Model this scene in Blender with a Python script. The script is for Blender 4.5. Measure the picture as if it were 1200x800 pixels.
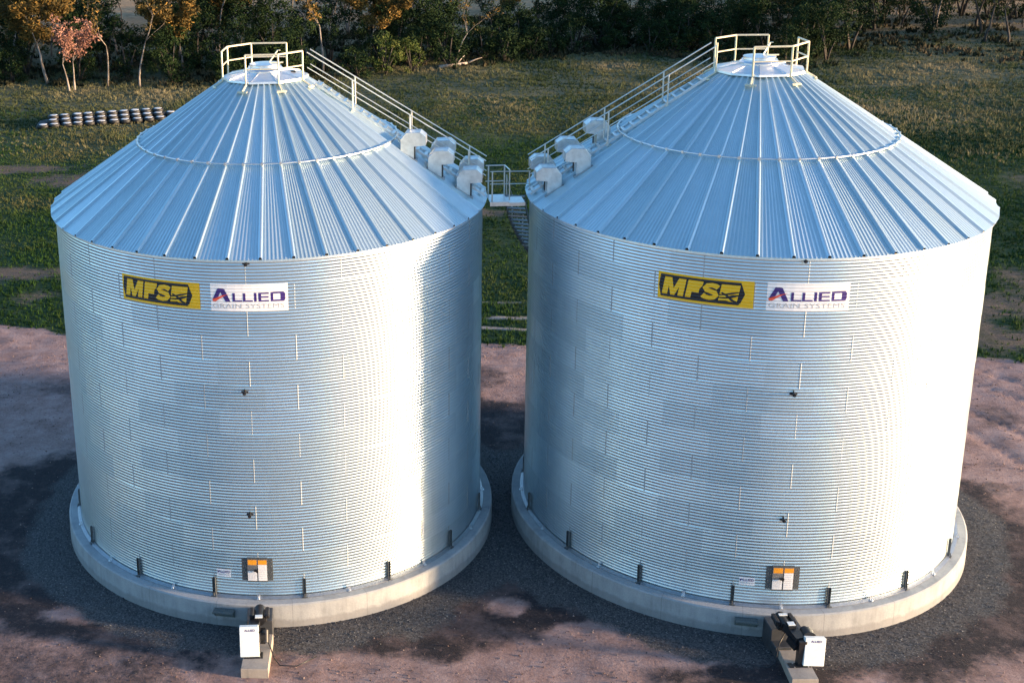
import bpy, bmesh, math, random
import numpy as np
from mathutils import Vector, Matrix
random.seed(7); rng = np.random.default_rng(11)
R_ = math.radians; PI = math.pi
scene = bpy.context.scene
for o in list(bpy.data.objects): bpy.data.objects.remove(o)
C = scene.collection

# ------------------------------------------------------------------ camera
CAM_H = 23.327; PITCH = R_(16.604); ROLL = R_(-1.629)
F = Vector((0, math.cos(PITCH), -math.sin(PITCH)))
R0 = Vector((1, 0, 0)); U0 = R0.cross(F)
CR = R0*math.cos(ROLL) + U0*math.sin(ROLL)
CU = -R0*math.sin(ROLL) + U0*math.cos(ROLL)
cam = bpy.data.cameras.new('camera'); camo = bpy.data.objects.new('camera', cam); C.objects.link(camo)
camo.matrix_world = Matrix(((CR.x, CU.x, -F.x, 0), (CR.y, CU.y, -F.y, 0), (CR.z, CU.z, -F.z, CAM_H), (0, 0, 0, 1)))
cam.sensor_width = 36; cam.sensor_fit = 'HORIZONTAL'; cam.lens = 1514.54/1200*36
cam.shift_x = (600-368.433)/1200; cam.shift_y = -(400-279.045)/1200
cam.clip_end = 9000
scene.camera = camo

# ------------------------------------------------------------------ light
SUN_AZ = R_(75)          # from straight towards the viewer (-Y), turning to the right (+X)
SUN_EL = R_(6.0)
S = Vector((math.cos(SUN_EL)*math.sin(SUN_AZ), -math.cos(SUN_EL)*math.cos(SUN_AZ), math.sin(SUN_EL)))
world = bpy.data.worlds.new('World'); scene.world = world; world.use_nodes = True
wn = world.node_tree.nodes; wl = world.node_tree.links
sky = wn.new('ShaderNodeTexSky'); sky.sky_type = 'NISHITA'; sky.sun_disc = False
sky.sun_elevation = SUN_EL; sky.sun_rotation = math.atan2(S.x, S.y)
sky.altitude = 300; sky.air_density = 1.0; sky.dust_density = 1.0; sky.ozone_density = 3.2
wl.new(sky.outputs[0], wn['Background'].inputs[0]); wn['Background'].inputs[1].default_value = 0.15
sl = bpy.data.lights.new('sun', 'SUN'); sl.energy = 3.6; sl.angle = R_(5); sl.color = (1.0, 0.70, 0.42)
so = bpy.data.objects.new('sun', sl); C.objects.link(so)
so.rotation_euler = S.to_track_quat('Z', 'Y').to_euler()
vs = scene.view_settings; vs.view_transform = 'Standard'; vs.look = 'None'; vs.exposure = 2.0; vs.gamma = 1; vs.use_curve_mapping = False
scene.render.engine = 'CYCLES'
scene.cycles.max_bounces = 6; scene.cycles.glossy_bounces = 4

# ------------------------------------------------------------------ helpers
def tag(o, label=None, cat=None, group=None, kind=None):
    if label: o['label'] = label
    if cat: o['category'] = cat
    if group: o['group'] = group
    if kind: o['kind'] = kind
    return o
def empty(name, loc=(0, 0, 0), rz=0, parent=None):
    o = bpy.data.objects.new(name, None); C.objects.link(o); o.location = loc; o.rotation_euler = (0, 0, rz)
    o.empty_display_size = .3
    if parent: o.parent = parent
    return o
class MB:
    def __init__(s): s.v = []; s.f = []
    def add(s, vs_, fs):
        b = len(s.v); s.v += [tuple(p) for p in vs_]; s.f += [tuple(i+b for i in f) for f in fs]; return s
    def box(s, c, d, rot=None, bev=0):
        hx, hy, hz = d[0]/2, d[1]/2, d[2]/2
        M = rot or Matrix.Identity(3); c = Vector(c)
        if bev <= 0:
            pts = [Vector((x, y, z)) for z in (-hz, hz) for x, y in ((-hx, -hy), (hx, -hy), (hx, hy), (-hx, hy))]
            fs = [(3, 2, 1, 0), (4, 5, 6, 7), (0, 1, 5, 4), (1, 2, 6, 5), (2, 3, 7, 6), (3, 0, 4, 7)]
        else:
            b = bev; pts = []
            def ringp(ix, iy, z): return [Vector(p+(z,)) for p in ((-ix+b, -iy), (ix-b, -iy), (ix, -iy+b), (ix, iy-b), (ix-b, iy), (-ix+b, iy), (-ix, iy-b), (-ix, -iy+b))]
            pts = ringp(hx-b, hy-b, -hz)+ringp(hx, hy, -hz+b)+ringp(hx, hy, hz-b)+ringp(hx-b, hy-b, hz)
            fs = [tuple(range(7, -1, -1)), tuple(range(24, 32))]
            for k in range(3):
                for i in range(8): j = (i+1) % 8; fs.append((k*8+i, k*8+j, k*8+8+j, k*8+8+i))
        return s.add([c+M @ p for p in pts], fs)
    def bar(s, p, q, r, n=8, r2=None, cap=True):
        p = Vector(p); q = Vector(q); d = (q-p).normalized()
        a = d.orthogonal().normalized(); b = d.cross(a); r2 = r if r2 is None else r2
        vs_ = [p+(a*math.cos(t)+b*math.sin(t))*r for t in [2*PI*i/n for i in range(n)]]
        vs_ += [q+(a*math.cos(t)+b*math.sin(t))*r2 for t in [2*PI*i/n for i in range(n)]]
        fs = [(i, (i+1) % n, n+(i+1) % n, n+i) for i in range(n)]
        if cap: fs += [tuple(range(n-1, -1, -1)), tuple(range(n, 2*n))]
        return s.add(vs_, fs)
    def flat(s, p, q, w, h, up=(0, 0, 1)):
        p = Vector(p); q = Vector(q); d = (q-p); L = d.length; d.normalize()
        x = d.cross(Vector(up)).normalized(); z = x.cross(d)
        M = Matrix((x, d, z)).transposed()
        return s.box((p+q)/2, (w, L, h), M)
    def tube(s, pts, rs, n=6):
        pts = [Vector(p) for p in pts]; m = len(pts)
        if not hasattr(rs, '__len__'): rs = [rs]*m
        a = None; vs_ = []
        for i, p in enumerate(pts):
            d = (pts[min(i+1, m-1)]-pts[max(i-1, 0)]).normalized()
            a = d.orthogonal().normalized() if a is None else (a-d*a.dot(d)).normalized()
            b = d.cross(a)
            vs_ += [p+(a*math.cos(2*PI*k/n)+b*math.sin(2*PI*k/n))*rs[i] for k in range(n)]
        fs = [(i*n+k, i*n+(k+1) % n, (i+1)*n+(k+1) % n, (i+1)*n+k) for i in range(m-1) for k in range(n)]
        fs += [tuple(range(n-1, -1, -1)), tuple(range((m-1)*n, m*n))]
        return s.add(vs_, fs)
    def lathe(s, prof, n=48, a0=0, close=True):
        vs_ = [(r*math.cos(a0+2*PI*i/n), r*math.sin(a0+2*PI*i/n), z) for r, z in prof for i in range(n)]
        fs = [(k*n+i, k*n+(i+1) % n, (k+1)*n+(i+1) % n, (k+1)*n+i) for k in range(len(prof)-1) for i in range(n)]
        return s.add(vs_, fs)
    def prism(s, poly, t0, t1, M, o):
        """poly in (u,v); extruded along w from t0 to t1; M columns u,v,w axes"""
        o = Vector(o); n = len(poly)
        vs_ = [o+M @ Vector((u, v, t0)) for u, v in poly]+[o+M @ Vector((u, v, t1)) for u, v in poly]
        fs = [(i, (i+1) % n, n+(i+1) % n, n+i) for i in range(n)]+[tuple(range(n-1, -1, -1)), tuple(range(n, 2*n))]
        return s.add(vs_, fs)
    def build(s, name, mat, parent=None, smooth=False, loc=None, rot=None, sharp=None):
        me = bpy.data.meshes.new(name); me.from_pydata(s.v, [], s.f); me.update()
        bm = bmesh.new(); bm.from_mesh(me); bmesh.ops.recalc_face_normals(bm, faces=bm.faces); bm.to_mesh(me); bm.free()
        return link(name, me, mat, parent, smooth, loc, rot, sharp)
def link(name, me, mat, parent=None, smooth=False, loc=None, rot=None, sharp=None):
    if mat: me.materials.append(mat)
    if smooth:
        me.polygons.foreach_set('use_smooth', [True]*len(me.polygons))
        if sharp: me.set_sharp_from_angle(angle=R_(sharp))
    o = bpy.data.objects.new(name, me); C.objects.link(o)
    if loc: o.location = loc
    if rot: o.rotation_euler = rot
    if parent: o.parent = parent
    return o
def absorb(base, others):
    """surface detail becomes part of the mesh it belongs to, keeping its own material"""
    bm = bmesh.new(); bm.from_mesh(base.data)
    for o in others:
        me = o.data; m = me.materials[0]
        names = [x.name for x in base.data.materials]
        if m.name not in names: base.data.materials.append(m); names.append(m.name)
        me.polygons.foreach_set('material_index', [names.index(m.name)]*len(me.polygons))
        bm.from_mesh(me); bpy.data.objects.remove(o)
    bm.to_mesh(base.data); bm.free(); return base
def copy_tree(o, parent=None):
    c = o.copy(); C.objects.link(c); c.parent = parent
    for ch in [x for x in o.children]: copy_tree(ch, c)
    return c
def grid_mesh(name, V, nx, ny, wrap=False):
    """V array (ny*nx,3), rows of nx"""
    i = np.arange(ny-1)[:, None]*nx; k = np.arange(nx if wrap else nx-1)[None]; k2 = (k+1) % nx
    q = np.stack([i+k, i+k2, i+nx+k2, i+nx+k], -1).reshape(-1, 4)
    return np_mesh(name, V, q)
def np_mesh(name, V, Q):
    me = bpy.data.meshes.new(name); n = Q.shape[1]
    me.vertices.add(len(V)); me.vertices.foreach_set('co', np.asarray(V, np.float32).ravel())
    me.loops.add(Q.size); me.loops.foreach_set('vertex_index', Q.ravel().astype(np.int32))
    me.polygons.add(len(Q)); me.polygons.foreach_set('loop_start', np.arange(0, Q.size, n, dtype=np.int32))
    me.update(calc_edges=True); me.validate(); return me
def vnoise(x, y, seed=0, oct=4, sc=1.0, pers=.5):
    out = np.zeros(np.broadcast(x, y).shape); amp = 1; tot = 0
    for o in range(oct):
        g = np.random.default_rng(seed*31+o).random((256, 256))
        X = x*sc*2**o+37.7*o; Y = y*sc*2**o+91.3*o
        xi = np.floor(X).astype(int); yi = np.floor(Y).astype(int); fx = X-xi; fy = Y-yi
        fx = fx*fx*(3-2*fx); fy = fy*fy*(3-2*fy); a = xi % 256; b = yi % 256; a1 = (a+1) % 256; b1 = (b+1) % 256
        out += amp*((g[a, b]*(1-fx)+g[a1, b]*fx)*(1-fy)+(g[a, b1]*(1-fx)+g[a1, b1]*fx)*fy)
        tot += amp; amp *= pers
    return out/tot
def sstep(e0, e1, x): t = np.clip((x-e0)/(e1-e0), 0, 1); return t*t*(3-2*t)

# ------------------------------------------------------------------ materials
class NT:
    def __init__(s, name):
        s.m = bpy.data.materials.new(name); s.m.use_nodes = True; s.t = s.m.node_tree; s.b = s.t.nodes['Principled BSDF']
    def n(s, typ, **kw):
        nd = s.t.nodes.new('ShaderNode'+typ)
        for k, v in kw.items():
            if k in nd.inputs.keys() if hasattr(nd.inputs, 'keys') else False: nd.inputs[k].default_value = v
            else: setattr(nd, k, v)
        return nd
    def l(s, a, b): s.t.links.new(a, b)
    def noise(s, vec, scale, detail=4, rough=.55, dist=0):
        nd = s.t.nodes.new('ShaderNodeTexNoise'); nd.inputs['Scale'].default_value = scale
        nd.inputs['Detail'].default_value = detail; nd.inputs['Roughness'].default_value = rough
        nd.inputs['Distortion'].default_value = dist
        if vec is not None: s.l(vec, nd.inputs['Vector'])
        return nd.outputs['Fac']
    def math(s, op, a, b=None, c=None):
        nd = s.t.nodes.new('ShaderNodeMath'); nd.operation = op
        for i, x in enumerate((a, b, c)):
            if x is None: continue
            if isinstance(x, (int, float)): nd.inputs[i].default_value = x
            else: s.l(x, nd.inputs[i])
        return nd.outputs[0]
    def ramp(s, fac, stops, interp='LINEAR'):
        nd = s.t.nodes.new('ShaderNodeValToRGB'); cr = nd.color_ramp; cr.interpolation = interp
        while len(cr.elements) < len(stops): cr.elements.new(.5)
        for e, (p, c) in zip(cr.elements, stops):
            e.position = p; e.color = (c if hasattr(c, '__len__') else (c, c, c))[:3]+(1,) if hasattr(c, '__len__') else (c, c, c, 1)
        s.l(fac, nd.inputs[0]); return nd.outputs[0]
    def mix(s, fac, a, b, mode='MIX'):
        nd = s.t.nodes.new('ShaderNodeMix'); nd.data_type = 'RGBA'; nd.blend_type = mode
        for sock, x in ((nd.inputs[0], fac), (nd.inputs[6], a), (nd.inputs[7], b)):
            if isinstance(x, (int, float)): sock.default_value = x if sock == nd.inputs[0] else (x, x, x, 1)
            elif isinstance(x, tuple): sock.default_value = x[:3]+(1,)
            else: s.l(x, sock)
        return nd.outputs[2]
    def bump(s, h, strength, dist=.02, prev=None):
        nd = s.t.nodes.new('ShaderNodeBump'); nd.inputs['Strength'].default_value = strength; nd.inputs['Distance'].default_value = dist
        s.l(h, nd.inputs['Height'])
        if prev is not None: s.l(prev, nd.inputs['Normal'])
        return nd.outputs[0]
    def obj(s): return s.t.nodes.new('ShaderNodeTexCoord').outputs['Object']
def simple(name, col, rough=.6, metal=0, var=.15, scale=6, bump=0, spec=None):
    t = NT(name); o = t.obj(); f = t.noise(o, scale, 5)
    c = tuple(col); d = tuple(x*(1-var) for x in col); e = tuple(min(1, x*(1+var)) for x in col)
    t.l(t.ramp(f, [(.3, d), (.7, e)]), t.b.inputs['Base Color'])
    t.b.inputs['Roughness'].default_value = rough; t.b.inputs['Metallic'].default_value = metal
    if spec is not None: t.b.inputs['Specular IOR Level'].default_value = spec
    if bump: t.l(t.bump(t.noise(o, scale*6, 3), bump, .01), t.b.inputs['Normal'])
    return t.m

NR = 14; RH = (12.011-.77)/NR; Z0 = .77; ZE = 12.011; RW = 7.3; RE = 7.448; SL = (16.046-ZE)/(7.448-1.414)
def galv_sheet(name, walls=True):
    t = NT(name); o = t.obj()
    sep = t.n('SeparateXYZ'); t.l(o, sep.inputs[0])
    ang = t.math('ARCTAN2', sep.outputs[1], sep.outputs[0])
    if walls:
        ring = t.math('FLOOR', t.math('DIVIDE', t.math('SUBTRACT', sep.outputs[2], Z0), RH))
        par = t.math('MODULO', ring, 2.0)
        sh = t.math('MULTIPLY', par, .5)
        k = t.math('FLOOR', t.math('ADD', t.math('ADD', t.math('MULTIPLY', ang, 16/(2*PI)), sh), 32.0+.04))
        cid = t.n('CombineXYZ'); t.l(ring, cid.inputs[0]); t.l(k, cid.inputs[1])
    else:
        k = t.math('FLOOR', t.math('ADD', t.math('MULTIPLY', ang, 48/(2*PI)), 100.0))
        cid = t.n('CombineXYZ'); t.l(k, cid.inputs[0])
    wnz = t.n('TexWhiteNoise'); t.l(cid.outputs[0], wnz.inputs[0])
    # zinc spangle plus slow stains
    vor = t.n('TexVoronoi'); vor.inputs['Scale'].default_value = 45; t.l(o, vor.inputs['Vector'])
    slow = t.noise(o, .8, 5, .6)
    mp = t.n('Mapping'); mp.inputs['Scale'].default_value = (2.5, 2.5, .25); t.l(o, mp.inputs[0])
    if walls: streak = t.noise(mp.outputs[0], 1.0, 5, .65)
    else:
        rad = t.math('SQRT', t.math('ADD', t.math('MULTIPLY', sep.outputs[0], sep.outputs[0]), t.math('MULTIPLY', sep.outputs[1], sep.outputs[1])))
        cp_ = t.n('CombineXYZ'); t.l(t.math('MULTIPLY', ang, 22.0), cp_.inputs[0]); t.l(t.math('MULTIPLY', rad, .7), cp_.inputs[1])
        streak = t.noise(cp_.outputs[0], 1.0, 6, .7)
    fac = t.math('ADD', t.math('ADD', t.math('MULTIPLY', wnz.outputs[0], .30), t.math('MULTIPLY', vor.outputs['Color'], .12)),
                 t.math('ADD', t.math('MULTIPLY', slow, .28), t.math('MULTIPLY', streak, .3)))
    t.l(t.ramp(fac, [(.22, (.50, .60, .65)), (.55, (.65, .75, .80)), (.85, (.78, .87, .91))] if walls else [(.25, (.50, .61, .62)), (.55, (.66, .78, .78)), (.85, (.85, .93, .93))]), t.b.inputs['Base Color'])
    t.l(t.ramp(fac, [(.2, .45 if walls else .54), (.8, .31 if walls else .36)]), t.b.inputs['Roughness'])
    t.b.inputs['Metallic'].default_value = 1.0 if walls else .86
    nz = t.noise(o, 5, 3)
    t.l(t.bump(nz, .25, .01), t.b.inputs['Normal'])
    return t.m
M_wall = galv_sheet('galvanised wall sheet'); M_roof = galv_sheet('galvanised roof sheet', False)
def galv(name, c=.72, rough=.38):
    return simple(name, (c, c*1.01, c*1.02), rough, 1.0, .12, 9)
M_galv = galv('galvanised steel'); M_capm = simple('bright zinc cap', (.80, .81, .80), .42, .8, .08, 3); M_galvd = galv('dull galvanised steel', .42, .5)
M_rail = simple('sun tinted rail steel', (.80, .71, .50), .4, .35, .08, 12)  # yellow glow of the low sun is put into the rail colour
M_conc = None
def concrete(name, base, warm, joints=False):
    t = NT(name); o = t.obj(); f1 = t.noise(o, 1.2, 6, .6); f2 = t.noise(o, 22, 4, .6)
    mp = t.n('Mapping'); mp.inputs['Scale'].default_value = (3, 3, .5); t.l(o, mp.inputs[0]); f3 = t.noise(mp.outputs[0], 1.5, 6, .7)
    c = t.ramp(t.math('ADD', t.math('MULTIPLY', f1, .55), t.math('MULTIPLY', f3, .45)), [(.3, tuple(x*.62 for x in base)), (.5, base), (.7, warm)])
    c = t.mix(t.ramp(f2, [(.35, .0), (.75, .35)]), c, tuple(x*.6 for x in base))
    if joints:
        sp = t.n('SeparateXYZ'); t.l(o, sp.inputs[0]); an = t.math('ARCTAN2', sp.outputs[1], sp.outputs[0])
        fr = t.math('ABSOLUTE', t.math('SUBTRACT', t.math('FRACT', t.math('ADD', t.math('MULTIPLY', an, 20/(2*PI)), 10.3)), .5))
        c = t.mix(t.ramp(fr, [(0, .55), (.006, 0)]), c, tuple(x*.35 for x in base))
        low = t.math('ADD', sp.outputs[2], t.math('MULTIPLY', t.noise(o, 2.5, 5, .7), -.35))
        c = t.mix(t.ramp(low, [(0, .45), (.10, 0)]), c, (.14, .13, .13))
    t.l(c, t.b.inputs['Base Color']); t.b.inputs['Roughness'].default_value = .9
    t.l(t.bump(f2, .5, .01), t.b.inputs['Normal']); return t.m
M_conc = concrete('cast concrete', (.35, .36, .365), (.44, .44, .435), True)
M_concb = concrete('warm concrete block', (.36, .31, .26), (.45, .38, .31))
M_yel = simple('yellow vinyl', (1.0, .53, .010), .35, 0, .05, 3)
M_blk = simple('black vinyl', (.018, .016, .018), .45, 0, .2, 5)
M_wht = simple('white vinyl', (.82, .80, .79), .45, 0, .03, 3)
M_nav = simple('dark purple vinyl', (.045, .02, .16), .45, 0, .1, 4)
M_red = simple('red orange vinyl', (.75, .10, .05), .45, 0, .1, 4)
M_gry = simple('grey vinyl', (.42, .41, .42), .5, 0, .05, 4)
M_org = simple('orange vinyl', (.85, .33, .02), .45, 0, .08, 9)
M_bp = simple('black painted steel', (.014, .014, .016), .4, 0, .3, 20)
M_wp = simple('white painted steel', (.74, .78, .77), .45, 0, .06, 8)
M_grn = simple('grey green grate', (.13, .16, .16), .6, .4, .25, 40)
M_dk = simple('painted cavity shade', (.02, .02, .022), .8)  # near-black colour stands in for the shade inside openings
M_brk = simple('dark grey bracket steel', (.11, .12, .125), .55, .5, .25, 15)
M_steel = simple('dull grey steel', (.085, .09, .10), .5, .6, .2, 6)
M_tread = galv('weathered stair steel', .22, .55)
M_alu = simple('bare aluminium', (.85, .86, .87), .35, 1, .08, 8)
M_clip = simple('bright zinc clip', (.85, .85, .84), .3, 1, .06, 8)

SUBS = []
# ------------------------------------------------------------------ ground
L_C = Vector((-1.501, 43.315, 0)); R_C = Vector((14.683, 41.958, 0))
def axis(segs):
    out = [segs[0][0]]
    for a, b, st in segs:
        n = max(1, int(round((b-a)/st))); out += list(np.linspace(a, b, n+1)[1:])
    return np.array(out)
gx = axis([(-3000, -400, 400), (-400, -80, 20), (-80, -30, 1.5), (-30, 45, .22), (45, 120, 1.2), (120, 400, 20), (400, 3000, 400)])
gy = axis([(-1500, -100, 200), (-100, 22, 6), (22, 76, .22), (76, 150, .8), (150, 260, 2), (260, 600, 20), (600, 6000, 400)])
GX, GY = np.meshgrid(gx, gy)
def fields(X, Y):
    """weights for grass, dark ash, gravel, pale bare soil"""
    n1 = vnoise(X, Y, 1, 5, .18); n2 = vnoise(X, Y, 2, 5, .6, .6); n3 = vnoise(X, Y, 3, 4, .05); n4 = vnoise(X, Y, 4, 5, 1.4, .65)
    edge = 60.9-.178*X+(n1-.5)*2.6+(n4-.5)*.9
    grass = sstep(-.35, .5, Y-edge)
    dl = np.hypot(X-L_C.x, Y-L_C.y)-7.75; dr = np.hypot(X-R_C.x, Y-R_C.y)-7.75
    d = np.minimum(dl, dr)
    gravel = 1-sstep(.9, 2.1, d+(n2-.5)*1.6)
    # ash round the pads; extra reach left and between also paints in silo shade
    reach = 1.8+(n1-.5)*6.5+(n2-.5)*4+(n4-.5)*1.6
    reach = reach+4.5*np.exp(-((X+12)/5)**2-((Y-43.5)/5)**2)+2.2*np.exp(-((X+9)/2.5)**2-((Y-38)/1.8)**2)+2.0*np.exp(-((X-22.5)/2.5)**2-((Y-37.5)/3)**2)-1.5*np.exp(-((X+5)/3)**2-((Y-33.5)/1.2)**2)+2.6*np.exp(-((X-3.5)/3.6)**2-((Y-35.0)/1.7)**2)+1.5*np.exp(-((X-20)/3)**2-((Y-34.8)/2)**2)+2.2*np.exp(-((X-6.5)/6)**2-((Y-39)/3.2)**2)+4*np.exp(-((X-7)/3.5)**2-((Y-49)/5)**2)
    ash_shade = 1-sstep(-1.1, 1.9, d-reach)
    ash_shade = np.maximum(ash_shade*.92, .6*sstep(.60, .70, n1)*(1-sstep(4, 9, d-3)))
    # clean pink patches scraped clear between the pads
    for px, py, rx, ry in ((5.9, 36.3, .7, .6), (8.2, 34.9, 1.6, .7), (1.2, 33.2, 2.6, .6), (-7.8, 36.6, 1.4, .5), (9.2, 33.9, 3.5, 1.1)):
        e = np.hypot((X-px)/rx, (Y-py)/ry)+(n2-.5)*1.1; ash_shade = ash_shade*(sstep(.75, 1.15, e)*.9+.1)
    # bare soil openings in the grass
    bare = sstep(.62, .72, n3*.55+n1*.45)*.75
    for px, py, rx, ry in ((-17.0, 95.5, 4.6, 2.6), (-26, 99.5, 9, 1.6), (-17.4, 72.6, 5.5, 1.5), (-24, 71, 7, 1.8), (34.5, 57.6, 4.5, 1.5), (11, 83, 3.2, 1.0), (47, 60, 9, .9)):
        e = np.hypot((X-px)/rx, (Y-py)/ry)+(n2-.5)*1.0; bare = np.maximum(bare, .8*(1-sstep(.5, 1.35, e+(n4-.5)*.8)))
    # wheel tracks along the yard edge
    trk = np.zeros_like(X)
    for off, w in ((2.3, .22), (3.7, .26), (5.4, .2)):
        yy = 61.2-.178*X+off+.5*np.sin(X*.21+off)
        trk = np.maximum(trk, np.exp(-((Y-yy)/w)**2)*sstep(.35, .55, n2+.12)*sstep(-2, 3, X)*(1-sstep(16, 22, X)))
    return grass, ash_shade, gravel, bare, trk, n1, n2, n3, n4
gr, ash_shade, grv, bare, trk, n1, n2, n3, n4 = fields(GX, GY)
Z = (n1-.5)*.16+(n2-.5)*.05+(n4-.5)*.06
flatpad = 1-sstep(7.9, 9.2, np.minimum(np.hypot(GX-L_C.x, GY-L_C.y), np.hypot(GX-R_C.x, GY-R_C.y)))
yard = (1-gr)
# tyre ruts curving round the right pad
for rad in (13.6, 15.3, 18.2, 19.9):
    rr = np.hypot(GX-R_C.x+1, GY-R_C.y-1); m = np.exp(-((rr-rad-(n1-.5)*1.2)/.22)**2)*sstep(-6, 2, GX-12)
    Z -= m*.05*(1+.5*np.sin(np.arctan2(GY-R_C.y, GX-R_C.x)*190))*yard
for off in (0, 1.7):
    m = np.exp(-((GY-56.6+.12*GX-off+.6*np.sin(GX*.15))/.25)**2); Z -= m*.045*yard
Z = Z*(1-flatpad)-.03
Z += gr*(vnoise(GX, GY, 8, 3, .25)-.4)*.25*sstep(76, 90, GY)
Z = np.where((np.abs(GX) > 300) | (GY > 400) | (GY < -60), -.2, Z)
V = np.stack([GX, GY, Z], -1).reshape(-1, 3)
me = grid_mesh('ground', V, len(gx), len(gy))
def cattr(me, name, arr, dom='POINT'):
    a = me.color_attributes.new(name, 'FLOAT_COLOR', dom); a.data.foreach_set('color', np.asarray(arr, np.float32).ravel())
ones = np.ones(gr.size)
cattr(me, 'zones', np.stack([gr.ravel(), ash_shade.ravel(), grv.ravel(), ones], -1))
cattr(me, 'zones2', np.stack([bare.ravel(), trk.ravel(), n3.ravel(), ones], -1))
t = NT('yard dirt and field'); o = t.obj()
za = t.n('Attribute'); za.attribute_name = 'zones'; zb = t.n('Attribute'); zb.attribute_name = 'zones2'
s1 = t.n('SeparateColor'); t.l(za.outputs['Color'], s1.inputs[0]); s2 = t.n('SeparateColor'); t.l(zb.outputs['Color'], s2.inputs[0])
fa = t.noise(o, 1.1, 8, .62); fb = t.noise(o, 9, 6, .7); fc = t.noise(o, 45, 4, .7)
vor = t.n('TexVoronoi'); vor.inputs['Scale'].default_value = 22; t.l(o, vor.inputs['Vector'])
pink = t.ramp(t.math('ADD', t.math('MULTIPLY', fa, .6), t.math('MULTIPLY', fb, .4)), [(.32, (.18, .11, .092)), (.48, (.34, .225, .20)), (.66, (.48, .35, .32))])
pink = t.mix(t.ramp(fc, [(.36, .0), (.7, .5)]), pink, (.12, .072, .062))
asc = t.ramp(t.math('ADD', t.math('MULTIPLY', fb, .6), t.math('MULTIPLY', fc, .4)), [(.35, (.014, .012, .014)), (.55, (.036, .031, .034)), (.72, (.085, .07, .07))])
gvc = t.ramp(t.math('ADD', t.math('MULTIPLY', vor.outputs['Color'], .6), t.math('MULTIPLY', fc, .5)), [(.3, (.040, .038, .038)), (.55, (.078, .074, .074)), (.85, (.145, .138, .135))])
grc = t.ramp(fa, [(.35, (.018, .038, .010)), (.55, (.036, .062, .018)), (.7, (.075, .08, .036))])
sepg = t.n('SeparateXYZ'); t.l(o, sepg.inputs[0])
farf = t.ramp(t.math('MULTIPLY_ADD', sepg.outputs[1], .01, -1.0), [(.50, 0), (.80, 1)])
mid_ = t.ramp(t.math('MULTIPLY_ADD', sepg.outputs[1], .01, -.5), [(.50, 0), (.66, .8)])
grc = t.mix(mid_, grc, t.ramp(fa, [(.3, (.07, .075, .035)), (.7, (.19, .165, .095))]))
grc = t.mix(farf, grc, t.ramp(fa, [(.3, (.22, .14, .075)), (.7, (.46, .31, .17))]))
brc = t.ramp(fb, [(.3, (.085, .06, .045)), (.7, (.17, .13, .10))])
def brk(w, n, lo=.35, hi=.65, k=.9):
    return t.ramp(t.math('ADD', w, t.math('MULTIPLY', t.math('SUBTRACT', n, .5), k)), [(lo, 0), (hi, 1)])
sepy = t.n('SeparateXYZ'); t.l(o, sepy.inputs[0])
beh = t.ramp(t.math('MULTIPLY_ADD', sepy.outputs[1], -.05, 1.6), [(.30, 0), (.6, 1)])  # unseen ground behind the camera, made paler to brighten the wall reflections
pink = t.mix(beh, pink, t.ramp(fa, [(.35, (.34, .29, .26)), (.65, (.50, .44, .40))]))
fd = t.noise(o, 3.2, 7, .7)
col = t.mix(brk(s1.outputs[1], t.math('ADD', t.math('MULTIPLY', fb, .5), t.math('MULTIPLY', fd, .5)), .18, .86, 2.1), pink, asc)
tr2 = t.ramp(t.noise(o, .55, 6, .6), [(.50, 0), (.62, .45)]); col = t.mix(tr2, col, t.mix(.5, col, pink))
col = t.mix(brk(s1.outputs[2], fb, .3, .7), col, gvc)
gcol = t.mix(brk(s2.outputs[0], t.math('ADD', t.math('MULTIPLY', fa, .5), t.math('MULTIPLY', fb, .5)), .30, .85, 2.4), grc, brc)
gcol = t.mix(brk(s2.outputs[1], fb, .3, .8, 1.2), gcol, (.32, .27, .24))
col = t.mix(brk(s1.outputs[0], fb, .35, .65, 1.0), col, gcol)
t.l(col, t.b.inputs['Base Color']); t.b.inputs['Roughness'].default_value = .95; t.b.inputs['Specular IOR Level'].default_value = .2
nb = t.bump(fb, .8, .06); nb = t.bump(fc, .6, .02, nb); t.l(nb, t.b.inputs['Normal'])
link('ground', me, t.m, None, True)['kind'] = 'structure'

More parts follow.
